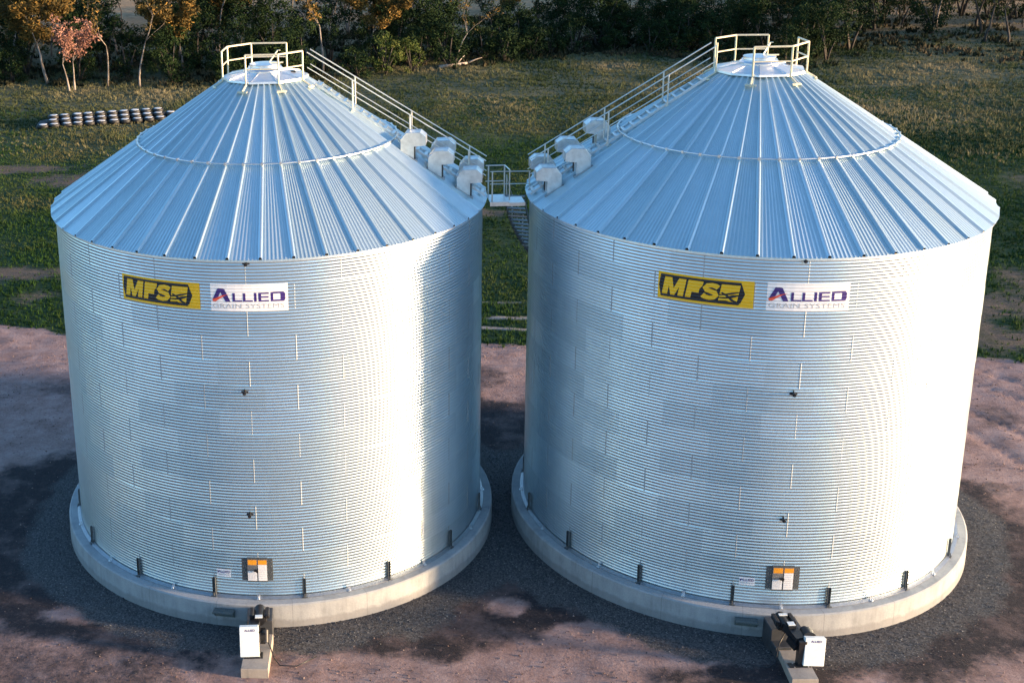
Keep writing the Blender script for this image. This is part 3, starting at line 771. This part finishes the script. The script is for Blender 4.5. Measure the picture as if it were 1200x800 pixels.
# ------------------------------------------------------------------ unloading drives in front of each silo
def drive(loc, rz, label, blk_pts, right):
    # concrete block the stand is bolted to
    cx = sum(p[0] for p in blk_pts)/4; cy = sum(p[1] for p in blk_pts)/4
    b = MB(); n = 4; e = .02
    top = [(x-cx, y-cy) for x, y in blk_pts]
    ins = [(x*.975, y*.985) for x, y in top]
    vs_ = [(x, y, -.1) for x, y in top]+[(x, y, .25) for x, y in top]+[(x, y, .28) for x, y in ins]
    fs = [(k*4+i, k*4+(i+1) % 4, k*4+4+(i+1) % 4, k*4+4+i) for k in range(2) for i in range(4)]+[(8, 9, 10, 11), (3, 2, 1, 0)]
    b.add(vs_, fs)
    bo = b.build('concrete_block', M_concb, None, loc=(cx, cy, 0))
    tag(bo, 'low pale concrete block under the auger drive at the foot of the %s silo' % ('right' if right else 'left'), 'concrete block', 'concrete blocks under the auger drives')
    root = empty('auger_drive', loc, rz); tag(root, label, 'auger drive', 'unloading auger drives')
    return root
up = Vector((0, 0, 1))
# left unit; local -y points at the viewer, origin on top of the block
dl = drive((-2.2, 33.7, .28), 0, 'unloading auger drive with upright white guard at foot of left silo', [(-2.54, 33.0), (-1.73, 32.95), (-1.62, 34.75), (-2.42, 34.8)], False)
m = MB(); m.box((.02, -.06, .012), (.56, .30, .024), None, .005); m.box((.02, .12, .38), (.10, .10, .74)); m.box((.16, .2, .25), (.05, .3, .05)); m.build('stand', M_bp, dl)
g = MB(); gm = Matrix.Rotation(R_(-10), 3, 'X'); g.box((-.09, -.02, .49), (.57, .17, .94), gm, .012); gb = g.build('belt_guard', M_wp, dl)
def plate_text(txt, parent, centre, M, w, h, mat):
    me = placed_text(txt, (-w/2, -h/2, w/2, h/2), .03)
    for v in me.vertices: v.co = Vector(centre)+M @ Vector((v.co.x, 0, v.co.y))
    return link('guard_lettering', me, mat, parent)
plate_text('ALLIED', gb, Vector((-.09, -.02, .49))+gm @ Vector((.02, -.0875, .36)), gm, .32, .07, M_nav)
m = MB(); m.box((.20, .90, .74), (.44, .40, .24), None, .03); m.box((-.04, .88, .86), (.12, .46, .14), None, .02); m.box((.44, .88, .86), (.12, .46, .14), None, .02); m.bar((.20, .60, .76), (.20, 1.25, .76), .17, 20)
m.box((.05, .55, .62), (.34, .34, .34), None, .03); mo = m.build('motor', M_bp, dl, True, sharp=30)
m = MB(); m.box((.19, .58, .93), (.22, .14, .03)); m.build('motor_plate', M_wp, mo)
m = MB(); m.box((.18, 1.42, .04), (.80, .72, .86), None, .02); m.build('discharge_box', M_steel, dl)
m = MB(); m.bar((.36, .5, .5), (.36, .28, .22), .13, 14); m.box((.3, .42, .36), (.16, .4, .30)); m.build('gearbox', M_bp, dl, True, sharp=30)
# right unit: white guard hangs out to the right of the stand
dr = drive((13.78, 32.42, .28), 0, 'unloading auger drive with black bent arm and tilted white guard at foot of right silo', [(13.33, 31.76), (14.08, 31.74), (14.15, 33.5), (13.47, 33.55)], True)
m = MB(); m.box((-.02, -.02, .012), (.62, .22, .024), None, .005); m.box((.03, .05, .40), (.22, .20, .80)); m.flat((.0, .12, .72), (-.16, .72, .86), .30, .26)
m.flat((-.05, .08, .55), (-.18, .4, .66), .26, .22); m.box((-.13, .55, .98), (.22, .26, .08)); m.build('stand', M_bp, dr)
gm = Matrix.Rotation(R_(-8), 3, 'X') @ Matrix.Rotation(R_(3.5), 3, 'Y')
g = MB(); g.box((.37, .0, .46), (.60, .17, .86), gm, .012); gb = g.build('belt_guard', M_wp, dr)
plate_text('ALLIED', gb, Vector((.37, .0, .46))+gm @ Vector((.02, -.0875, .33)), gm, .32, .07, M_nav)
m = MB(); m.bar((.28, .16, .78), (.28, .46, .78), .20, 22); m.bar((.28, .46, .78), (.28, .60, .78), .13, 18); m.build('pulley_housing', M_bp, dr, True, sharp=30)
m = MB(); m.box((-.17, 1.05, .72), (.42, .42, .26), None, .03); m.box((-.41, 1.03, .86), (.12, .46, .16), None, .02); m.box((.08, 1.03, .86), (.12, .46, .16), None, .02); m.bar((-.17, .75, .76), (-.17, 1.35, .76), .17, 20); mo = m.build('motor', M_bp, dr, True, sharp=30)
m = MB(); m.box((-.15, 1.16, .94), (.24, .10, .025)); m.box((-.13, .55, 1.03), (.20, .18, .02)); m.build('motor_plate', M_wp, mo)
m = MB(); m.box((0.0, 1.46, .06), (.94, .70, .80), None, .02); m.box((-.20, 1.0, -.08), (.50, .5, .34), None, .02); m.build('discharge_box', M_steel, dr)
def cable(parent, pts, r=.018):
    m = MB(); m.tube(pts, r, 6); m.build('power_cable', M_bp, parent, True)
cable(dl, [(.05, .62, .55), (.35, .5, .35), (.52, .3, .02), (.62, .1, -.2), (.8, -.2, -.26), (1.3, -.25, -.27), (1.9, .2, -.27)])
cable(dr, [(-.17, .8, .6), (-.42, .6, .3), (-.55, .4, -.2), (-.8, .3, -.26), (-1.4, .5, -.27), (-2.0, 1.0, -.27)])
for b_ in (dl, dr):
    m = MB()
    for x_, y_ in ((-.20, -.12), (.20, -.12), (.20, .06), (-.20, .06)): m.bar((x_, y_-.02, .02), (x_, y_-.02, .05), .018, 6)
    absorb([c for c in b_.children if c.name.startswith('stand')][0], [m.build('bolts', M_galv, b_)])
for b_ in (dl, dr):
    gd_ = [c for c in b_.children if c.name.startswith('belt_guard')][0]
    xs = [v.co.x for v in gd_.data.vertices]; zs = [v.co.z for v in gd_.data.vertices]; ys = [v.co.y for v in gd_.data.vertices]
    x0_, x1_, z0_, z1_ = min(xs), max(xs), min(zs), max(zs); m = MB()
    for z_ in (.2, .5, .8):
        for x_ in (x0_+.03, x1_-.03): m.box((x_, (min(ys)+max(ys))/2, z0_+(z1_-z0_)*z_), (.07, .05, .07))
    m.build('guard_latches', M_galvd, gd_)
# step grates hung on the pads
for c, a, sd in ((L_C, -102.3, 'left'), (R_C, -103.6, 'right')):
    d = pol(a, 1, 0); d.z = 0; d.normalize(); tn = Vector((-d.y, d.x, 0)); M = Matrix((tn, d, up)).transposed()
    b = c+d*7.92; s = MB()
    s.box((0, 0, 0), (.66, .30, .03), M)
    for k in range(9): s.box(tn*(-.32+k*.08), (.014, .30, .05), M)
    for k in (-1, 0, 1): s.box(d*(k*.13), (.66, .014, .055), M)
    s.box(-d*.145-up*.12, (.66, .02, .28), M)
    for k in (-1, 1): s.flat(tn*.30*k+d*.13, tn*.30*k-d*.14-up*.25, .02, .03)
    o = s.build('step_grate', M_grn, None, loc=(b.x, b.y, .58)); tag(o, 'grey green step grate on the rim of the %s concrete pad' % sd, 'step grate', 'step grates on the pads')
print('silos built', len(bpy.data.objects))
# ------------------------------------------------------------------ tyre stack in the field
def make_tyre():
    root = empty('tyre')
    m = MB(); prof_ = [(.30, .05), (.38, .0), (.47, .0), (.52, .06), (.53, .2), (.52, .33), (.47, .385), (.38, .39), (.31, .36), (.30, .05)]
    m.lathe(prof_, 22); m.build('tyre_casing', M_tyre, root, True)
    m = MB(); m.lathe([(0, .395), (.20, .41), (.33, .405), (.36, .395), (.34, .36), (0, .35)], 18); m.build('white_top', M_pale, root, True)
    return root
M_tyre = simple('black rubber', (.009, .009, .010), .6, 0, .3, 8); M_pale = simple('white painted disc', (.66, .66, .64), .6, 0, .2, 5)
ty = None; cnt = 0
for row in range(3):
    n = 11 if row != 2 else 10
    for i in range(n):
        u = i*1.04+(.5 if row == 1 else 0)+random.uniform(-.06, .06); yy = 115.2+row*.86+.21*u; zz = .02+row*.25
        x = -24.3+u+row*.35
        if ty is None: ty = make_tyre(); o = ty
        else: o = copy_tree(ty)
        o.location = (x, yy, zz+.02); o.rotation_euler = (random.uniform(-.03, .03), random.uniform(-.04, .04), random.uniform(0, 6))
        end = 'near its left end' if i < 3 else ('near its right end' if i > n-4 else 'towards its middle')
        tag(o, 'black tyre with white top, %s row on the field heap, %s' % (('bottom', 'middle', 'top')[row], end), 'tyre', 'stacked black tyres with white tops')
m = MB()
for k in range(13):
    x = -25+k*.98; y = 115.6+.21*(x+24.3); b_ = [(x, y-.9, -.1), (x, y-.75, .02), (x, y+.15, .24), (x, y+1.0, .46), (x, y+2.1, .48), (x, y+3.2, .2), (x, y+3.6, -.1)]
    m.v += [(a, b+random.uniform(-.05, .05), c-.03+(0 if 0 < k < 12 else -.3*c)) for a, b, c in b_]
    if k: m.f += [((k-1)*7+i, (k-1)*7+i+1, k*7+i+1, k*7+i) for i in range(6)]
m.f += [tuple(range(7)), tuple(range(84, 91))]
tag(m.build('covered_heap', M_tyre, None, True), 'low long heap under black sheeting, weighed down with white topped tyres', 'covered heap')

# ------------------------------------------------------------------ grass
def scatter(n, x0, x1, y0, y1, fn, seed):
    g = np.random.default_rng(seed); x = g.uniform(x0, x1, n); y = g.uniform(y0, y1, n)
    keep = g.random(n) < fn(x, y); return x[keep], y[keep], g
def leaf_attr(name, cols, rough=.9, trans=0):
    t = NT(name); a = t.n('Attribute'); a.attribute_name = 'tint'
    s = t.n('SeparateColor'); t.l(a.outputs['Color'], s.inputs[0])
    t.l(t.ramp(s.outputs[0], cols), t.b.inputs['Base Color']); t.b.inputs['Roughness'].default_value = rough; t.b.inputs['Specular IOR Level'].default_value = .15
    return t.m
def ground_z(x, y):
    return ((vnoise(x, y, 1, 5, .18)-.5)*.16+(vnoise(x, y, 2, 5, .6, .6)-.5)*.05)-.05+(vnoise(x, y, 8, 3, .25)-.4)*.25*sstep(76, 90, y)
def tufts(name, x, y, g, hmin, hmax, w, blades, mat, label, cat, tintfn, hfn=None):
    n = len(x); z = ground_z(x, y); h = g.uniform(hmin, hmax, n)*(hfn(x, y) if hfn is not None else 1)
    N = n*blades; X = np.repeat(x, blades); Y = np.repeat(y, blades); Zz = np.repeat(z, blades); Hh = np.repeat(h, blades)*g.uniform(.6, 1.1, N)
    a = g.uniform(0, 2*np.pi, N); lean = g.uniform(.1, .7, N)*Hh; sp = np.repeat(h, blades)*g.uniform(0, .6, N)
    bx = X+np.cos(a)*sp*.6; by = Y+np.sin(a)*sp*.6
    px = -np.sin(a)*w*.5; py = np.cos(a)*w*.5
    V = np.empty((N, 3, 3)); V[:, 0] = np.stack([bx-px, by-py, Zz], -1); V[:, 1] = np.stack([bx+px, by+py, Zz], -1)
    V[:, 2] = np.stack([bx+np.cos(a)*lean, by+np.sin(a)*lean, Zz+Hh], -1)
    me = np_mesh(name, V.reshape(-1, 3), np.arange(N*3).reshape(-1, 3))
    tv = np.clip(np.repeat(tintfn(x, y), blades)+g.normal(0, .08, N), 0, 1); tv = np.repeat(tv, 3)
    cattr(me, 'tint', np.stack([tv, tv, tv, np.ones_like(tv)], -1)[:len(me.vertices)])
    o = link(name, me, mat); tag(o, label, cat, None, 'stuff'); return o
def inview(x, y, pad=4):
    px = (x*F.y)/(y)  # rough wedge of the view, widened
    return ((x > -.30*y-6-pad) & (x < .56*y+8+pad))
def gmask(x, y):
    gr, ash_shade, grv, bare, trk = fields(x, y)[:5]
    return np.where(inview(x, y), gr*(1-np.clip(bare*1.15, 0, 1))*(1-np.clip(trk*1.2, 0, 1)), 0)
M_grass = leaf_attr('green grass', [(0.0, (.010, .030, .006)), (.45, (.026, .066, .012)), (.7, (.055, .085, .022)), (1, (.14, .125, .055))])
x, y, g = scatter(260000, -42, 78, 54, 124, lambda x, y: gmask(x, y)*np.clip(1.1-(y-55)/110, .3, 1), 5)
tufts('green_grass', x, y, g, .10, .26, .05, 4, M_grass, 'short rough green grass covering the near part of the field', 'grass',
      lambda x, y: np.clip(vnoise(x, y, 21, 4, .10)*1.7-.5+sstep(88, 120, y)*.25, 0, 1), lambda x, y: .5+vnoise(x, y, 22, 3, .3))
M_dry = leaf_attr('dry field grass', [(0.0, (.035, .055, .02)), (.35, (.085, .10, .042)), (.7, (.18, .165, .085)), (1, (.30, .25, .15))])
def far_mask(x, y):
    dens = sstep(103, 117, y+(vnoise(x, y, 31, 3, .06)-.5)*20+.5*np.clip(x-30, 0, 60))
    return gmask(x, y)*dens*np.where(y < 150, 1, .25)
x, y, g = scatter(120000, -60, 100, 78, 190, far_mask, 6)
tufts('dry_grass', x, y, g, .12, .34, .06, 9, M_dry, 'taller dry tan grass in clumps between the green field and the trees', 'grass',
      lambda x, y: np.clip(vnoise(x, y, 23, 4, .12)*2.0-.55, 0, 1), lambda x, y: .35+1.1*vnoise(x, y, 24, 3, .22)**1.3*1.6)

# loose stones over the yard
def stones(name, n, box, dens, r0, r1, mat, label, cat, seed):
    x, y, g = scatter(n, *box, dens, seed); n = len(x)
    r = r0*(r1/r0)**(g.random(n)**2); base = np.array([(1, 0, 0), (-.5, .87, 0), (-.5, -.87, 0), (0, 0, .8), (.1, 0, -.6)])
    V = base[None]*r[:, None, None]*g.uniform(.6, 1.3, (n, 5, 1)); a = g.uniform(0, 6.28, n)
    c, s = np.cos(a)[:, None], np.sin(a)[:, None]; X = V[..., 0]*c-V[..., 1]*s; Y = V[..., 0]*s+V[..., 1]*c
    fp = 1-sstep(7.9, 9.2, np.minimum(np.hypot(x-L_C.x, y-L_C.y), np.hypot(x-R_C.x, y-R_C.y)))
    gz = ((vnoise(x, y, 1, 5, .18)-.5)*.16+(vnoise(x, y, 2, 5, .6, .6)-.5)*.05+(vnoise(x, y, 4, 5, 1.4, .65)-.5)*.06)*(1-fp)-.03
    V = np.stack([X+x[:, None], Y+y[:, None], V[..., 2]+gz[:, None]+r[:, None]*.25], -1)
    tri = np.array([(0, 1, 3), (1, 2, 3), (2, 0, 3), (1, 0, 4), (2, 1, 4), (0, 2, 4)])
    me = np_mesh(name, V.reshape(-1, 3), (np.arange(n)[:, None, None]*5+tri[None]).reshape(-1, 3))
    tv = np.repeat(g.random(n), 5); cattr(me, 'tint', np.stack([tv, tv, tv, np.ones_like(tv)], -1))
    tag(link(name, me, mat), label, cat, None, 'stuff')
M_st1 = leaf_attr('crushed stone', [(0, (.03, .03, .034)), (.6, (.10, .10, .11)), (1, (.30, .29, .28))])
M_st2 = leaf_attr('dirt clods', [(0, (.05, .032, .028)), (.6, (.21, .14, .12)), (1, (.40, .30, .26))])
def gd(x, y): f_ = fields(x, y); return f_[2]*.95+.02
def cd(x, y): f_ = fields(x, y); return (1-f_[0])*(1-f_[2])*(.25+.75*(1-f_[1]))*np.clip(f_[6]*2-.5, .1, 1)
stones('gravel', 90000, (-14, 26, 30, 56), gd, .012, .035, M_st1, 'dark crushed stone spread round the two concrete pads', 'gravel', 12)
stones('dirt_clods', 60000, (-20, 36, 29, 62), cd, .012, .045, M_st2, 'small pink brown clods scattered on the bare yard', 'dirt', 13)

# ------------------------------------------------------------------ trees
def leaf_cloud(centres, rads, per, size, g, squash=.75, droop=0):
    """clumps of leaf-sized quads; each clump centre has its own tint"""
    Vs = []; T = []
    for c, r in zip(centres, rads):
        n = int(per*(r**1.6)); 
        if n < 4: n = 4
        d = g.normal(0, 1, (n, 3)); d /= np.linalg.norm(d, axis=1)[:, None]
        p = d*(g.random(n)**.45)[:, None]*r; p[:, 2] *= squash; p += c; p[:, 2] -= droop*g.random(n)*r
        a = g.normal(0, 1, (n, 3)); a /= np.linalg.norm(a, axis=1)[:, None]
        b = np.cross(a, g.normal(0, 1, (n, 3))); b /= np.linalg.norm(b, axis=1)[:, None]
        s = size*g.uniform(.6, 1.4, n)[:, None]
        q = np.stack([p-a*s*.5-b*s*.28, p+a*s*.5-b*s*.10, p+a*s*.5+b*s*.28, p-a*s*.5+b*s*.10], 1)
        Vs.append(q.reshape(-1, 3)); T.append(np.repeat(np.clip(g.random()*.55+.2+g.normal(0, .12, n)+d[:, 2]*.05, 0, 1), 4))
    V = np.concatenate(Vs); T = np.concatenate(T)
    return V, T
def crown_obj(V, T, mat, parent):
    me = np_mesh('crown', V, np.arange(len(V)).reshape(-1, 4)); cattr(me, 'tint', np.stack([T, T, T, np.ones_like(T)], -1)[:len(me.vertices)])
    return link('crown', me, mat, parent)
def bark(name, a, b):
    t = NT(name); o = t.obj(); mp = t.n('Mapping'); mp.inputs['Scale'].default_value = (3, 3, .8); t.l(o, mp.inputs[0])
    t.l(t.ramp(t.noise(mp.outputs[0], 1.2, 5), [(.38, a), (.62, b)]), t.b.inputs['Base Color']); t.b.inputs['Roughness'].default_value = .85; return t.m
M_pale_bark = bark('pale gum bark', (.14, .11, .09), (.38, .32, .27)); M_dark_bark = bark('dark bark', (.03, .024, .02), (.075, .06, .05))
M_gumleaf = leaf_attr('gum leaves', [(0, (.03, .032, .014)), (.5, (.13, .085, .026)), (1, (.36, .20, .045))])  # gold of the sunlit crowns is put into the leaf colour
M_darkleaf = leaf_attr('dark scrub leaves', [(0, (.006, .014, .005)), (.5, (.014, .030, .009)), (1, (.032, .052, .014))])
M_brightleaf = leaf_attr('yellow green leaves', [(0, (.03, .05, .012)), (.5, (.07, .095, .022)), (1, (.14, .14, .035))])
M_pinkleaf = leaf_attr('dead pinkish leaves', [(0, (.15, .07, .05)), (.5, (.30, .15, .11)), (1, (.46, .26, .20))])
def gum(name, H, seed, mat=None, barkm=None, spread=.30, per=130, forks=3, base=.38, twin=False, size=.26, lean=0):
    g = np.random.default_rng(seed); root = empty(name)
    m = MB(); tips = []
    def limb(p, d, L, r, depth):
        pts = [p]; rs = [r]; d = d/np.linalg.norm(d)
        for i in range(4):
            d = d+g.normal(0, .10, 3); d[2] += .03; d /= np.linalg.norm(d); p = p+d*L/4; pts.append(p); rs.append(r*(1-.16*(i+1)))
        m.tube(pts, rs, 6 if depth < 2 else 4)
        if depth >= 3: tips.append((p, r)); return
        k = forks if depth else 2+int(g.random() < .5)
        for j in range(k):
            a = g.uniform(0, 2*np.pi); tilt = g.uniform(.35, .85)
            nd = d+np.array([math.cos(a), math.sin(a), 0])*tilt+np.array([0, 0, .1]); limb(p, nd, L*g.uniform(.5, .75), rs[-1]*.72, depth+1)
            if depth >= 1: tips.append((pts[2+int(g.random()*2)], rs[2]))
    for s_ in ((-.5, .5) if twin else (0,)):
        limb(np.array([s_, 0., -.1]), np.array([s_*.25+lean, g.uniform(-.08, .08), 1.]), H*base, H*.012+.035, 0)
    zmax = max(t_[0][2] for t_ in tips)
    m.build('trunk', barkm or M_pale_bark, root, True)
    cs = []; rr = []
    for p, r in tips:
        if p[2] < H*.28: continue
        for j in range(1+int(g.random()*2)):
            cs.append(p+g.normal(0, .35, 3)*H*.04+np.array([0, 0, .1])); rr.append(g.uniform(.45, 1.0)*H*.075+.12)
    V, T = leaf_cloud(cs, rr, per, size, g, .8, .35); crown_obj(V, T, mat or M_gumleaf, root)
    return root
def bush(name, H, W, seed, mat, per=110, size=.22, clumps=30, trunk=True, low=.12):
    g = np.random.default_rng(seed); root = empty(name)
    cs = []; rr = []
    for i in range(clumps):
        u = g.random()**.8; z = H*(low+(.93-low)*u); wr = W*.5*math.sqrt(max(.05, 1-((u-.35)/.72)**2)); a = g.uniform(0, 6.28); q = wr*math.sqrt(g.random())*.95
        cs.append(np.array([math.cos(a)*q, math.sin(a)*q, z])); rr.append(g.uniform(.5, 1.1)*W*.17)
    m = MB()
    for j in range(4):
        c = cs[j*3]; m.tube([(g.uniform(-.1, .1), g.uniform(-.1, .1), -.1), (c[0]*.4, c[1]*.4, c[2]*.5), tuple(c)], [H*.016+.03, H*.012+.02, .02], 5)
    m.build('trunk', M_dark_bark, root, True)
    V, T = leaf_cloud(cs, rr, per, size, g, .8, 0); crown_obj(V, T, mat, root)
    return root
protoT = {
 'gum0': gum('gum_tree', 12.5, 101), 'gum1': gum('gum_tree', 11, 115, forks=3, lean=.12), 'gum2': gum('gum_tree', 13.5, 109, base=.5), 'gum3': gum('gum_tree', 9, 122, per=45, forks=2, base=.5),
 'bush0': bush('scrub_tree', 5.2, 5.2, 201, M_darkleaf), 'bush1': bush('scrub_tree', 6.5, 5.0, 202, M_darkleaf, clumps=32), 'bush2': bush('scrub_tree', 4.0, 4.6, 203, M_darkleaf),
 'bush3': bush('scrub_tree', 8.0, 5.4, 204, M_darkleaf, clumps=38, low=.25),
 'yel0': bush('rounded_shrub', 4.4, 3.6, 205, M_brightleaf), 'yel1': bush('rounded_shrub', 5.2, 4.0, 206, M_brightleaf),
 'dark0': gum('open_tree', 9.5, 131, M_darkleaf, M_dark_bark, per=40, base=.4), 'dark1': gum('open_tree', 11, 135, M_darkleaf, M_dark_bark, per=40, base=.42),
 'pink0': gum('dead_leaved_tree', 7.6, 144, M_pinkleaf, M_pale_bark, per=34, base=.42, twin=True, size=.22),
 'tuft0': gum('young_gum', 8.5, 151, M_gumleaf, M_pale_bark, per=10, forks=2, base=.55, size=.22), 'bare0': gum('bare_gum', 8.5, 158, M_gumleaf, M_pale_bark, per=1, forks=3, base=.5, size=.18)}
used = set()
def plant(k, x, y, s=1.0, rz=None, label=None, cat='tree', group=None):
    p = protoT[k]
    if k in used: o = copy_tree(p)
    else: o = p; used.add(k)
    o.location = (x, y, -.15); o.rotation_euler = (0, 0, random.uniform(0, 6.28) if rz is None else rz); o.scale = (s, s, s*random.uniform(.93, 1.07))
    tag(o, label, cat, group); return o
def edge_y(x):   # front edge of the wood
    return float(np.interp(x, [-60, -34, -10, 3, 13, 23, 38, 49, 56, 76, 100], [141, 139.5, 135, 136.5, 141, 145, 148.5, 138, 134, 137, 137]))
def gx_(px, y): return (px-368.4)/1514.5*(y*math.cos(PITCH)+CAM_H*math.sin(PITCH))+.0   # plan position from a bearing
# trees one can single out
spec = [('gum0', 62, 139, 1.08, 0.3, 'broad gum with glowing golden crown, large and left of the pink leaved tree'),
 ('pink0', 90, 134.5, 1.0, 1.2, 'small tree with twin pale trunks and dead pink leaves at the wood edge'),
 ('tuft0', 131, 137, 1.05, 2.0, 'slim pale gum with one orange tuft, right of the pink leaved tree'),
 ('tuft0', 169, 136, 1.12, 4.1, 'forked pale gum at the wood edge left of the left silo cap'),
 ('gum1', 222, 141, 1.0, 0.0, 'tall gum with bare pale forked limbs just left of the left silo cap'),
 ('gum2', 262, 147, .98, 1.0, 'tall golden gum rising behind the left silo guard rail'),
 ('gum3', 384, 141, 1.25, 5.2, 'leaning pale gum with long bent limb right of the left silo cap'),
 ('gum0', 436, 149, .95, 3.4, 'gum with golden crown above the two yellow green shrubs'),
 ('yel0', 457, 139.5, 1.05, 0, 'larger of two round yellow green shrubs right of the left silo'),
 ('yel1', 487, 140.5, .80, 2, 'smaller of two round yellow green shrubs, beside the fallen log'),
 ('bare0', 540, 146, .95, 1.4, 'thin bare pale trunk standing behind the fallen log'),
 ('gum3', 1103, 163, 1.2, 2.2, 'leaning pale trunked gum standing back on the right, above open ground'),
 ('dark1', 1160, 150, 1.05, .5, 'dark trunked open tree near the right edge, left of its twin'),
 ('dark0', 1188, 149, 1.15, 1.7, 'dark trunked open tree at the far right edge of the picture'),
 ('gum2', 985, 172, .9, 2.6, 'golden tipped gum standing deep in the wood right of the right silo cap'),
 ('gum1', 20, 150, 1.1, 2.6, 'reddish gum at the far left edge, left of the broad golden one')]
for k, px, y, s, rz, lab in spec:
    x = gx_(px, y); plant(k, x, y, s, rz, lab, 'shrub' if k.startswith('yel') else 'tree', None)
# the wood itself: dense scrub at its edge, taller trees behind
side = lambda px: ('left of the left silo cap' if px < 262 else 'between the two silo caps' if px < 838 else 'right of the right silo cap' if px < 1030 else 'towards the right edge')
rr = random.Random(5)
def fill(x0, x1, d0, d1, n, kinds, smin, smax, label, group, cond=None, mind=2.2):
    pts = []; tries = 0
    while len(pts) < n and tries < n*60:
        tries += 1; x = rr.uniform(x0, x1); y = edge_y(x)+rr.uniform(d0, d1)
        if cond and not cond(x, y): continue
        if any((x-a)**2+(y-b)**2 < mind**2 for a, b in pts): continue
        pts.append((x, y))
    for x, y in pts:
        k = rr.choice(kinds); px = 368.4+x*1514.5/(y*math.cos(PITCH)+CAM_H*math.sin(PITCH))
        lab = label % side(px)
        plant(k, x, y, rr.uniform(smin, smax), rr.uniform(0, 6.28), lab, 'tree', group+' '+side(px))
NC = lambda x, y: not (56 < x < 90 and y < 158)
fill(-58, 12, 1.0, 6, 22, ['bush0', 'bush2', 'bush1'], .85, 1.15, 'low dark green scrub tree at the wood edge, %s', 'front scrub trees')
fill(-62, 12, 6, 16, 26, ['bush1', 'bush3', 'bush3'], .95, 1.25, 'tall dark scrub tree mid wood, %s', 'middle scrub trees')
fill(-75, 18, 12, 62, 80, ['gum0', 'gum2', 'bush3', 'dark1', 'gum1'], .8, 1.1, 'tall tree deep in the wood %s', 'deep wood trees', None, 2.4)
fill(12, 57, 1.0, 7, 20, ['bush0', 'bush2', 'bush0'], .75, 1.05, 'low dark green bushy tree at the wood edge, %s', 'front bushy trees')
fill(12, 60, 6, 19, 34, ['bush1', 'bush0', 'bush1', 'bush3'], .75, 1.15, 'dense dark bushy tree mid wood, %s', 'middle bushy trees')
fill(14, 100, 22, 75, 46, ['dark0', 'bush2', 'bush0', 'gum3', 'bush3', 'gum0'], .55, 1.0, 'scattered tree on the open ground behind the wood %s', 'scattered far trees', NC, 4)
fill(44, 62, 8, 30, 18, ['bush1', 'bush3', 'dark0'], .8, 1.1, 'thick dark tree behind the bushy edge %s', 'thick dark trees')
fill(60, 112, 12, 60, 48, ['dark0', 'dark1', 'bush3', 'bush1'], .85, 1.15, 'dark tree behind the bare ground %s', 'dark trees behind bare ground', lambda x, y: y > 158 or x > 80, 3)
for k, p in protoT.items():
    if k not in used:
        for c in list(p.children): bpy.data.objects.remove(c)
        bpy.data.objects.remove(p)
# low undergrowth and leaf litter that darkens the wood floor
def um(x, y):
    e = np.interp(x, [-60, -34, -10, 3, 13, 23, 38, 49, 56, 76, 100], [141, 139.5, 135, 136.5, 141, 145, 148.5, 138, 134, 137, 137])
    return np.where((y > e-1) & (y < e+40), .85*sstep(.40, .6, vnoise(x, y, 41, 3, .2)), 0)*np.where(x > 56, .6, 1)
M_under = leaf_attr('undergrowth', [(0, (.012, .016, .008)), (.5, (.03, .032, .016)), (1, (.10, .075, .045))])
x, y, g = scatter(26000, -66, 100, 132, 190, um, 9)
tufts('undergrowth', x, y, g, .3, .7, .3, 7, M_under, 'low dark undergrowth covering the floor of the wood', 'undergrowth', lambda x, y: np.clip(vnoise(x, y, 42, 3, .2)*1.8-.45, 0, 1))
# fallen log and pale fallen branches
m = MB(); m.tube([(0, 0, .25), (1.6, .5, .35), (3.2, .7, .5)], [.22, .18, .13], 8); m.tube([(2.0, .6, .4), (2.6, 1.3, .9), (3.0, 1.6, 1.2)], [.1, .07, .03], 6); m.tube([(3.2, .7, .5), (4.2, 1.2, .8), (4.9, 1.1, 1.0)], [.12, .08, .03], 6)
o = m.build('fallen_log', M_pale_bark, None, True, loc=(gx_(520, 142), 142, 0)); tag(o, 'pale fallen log lying at the wood edge between the two silo caps', 'log')
print('done', len(bpy.data.objects))
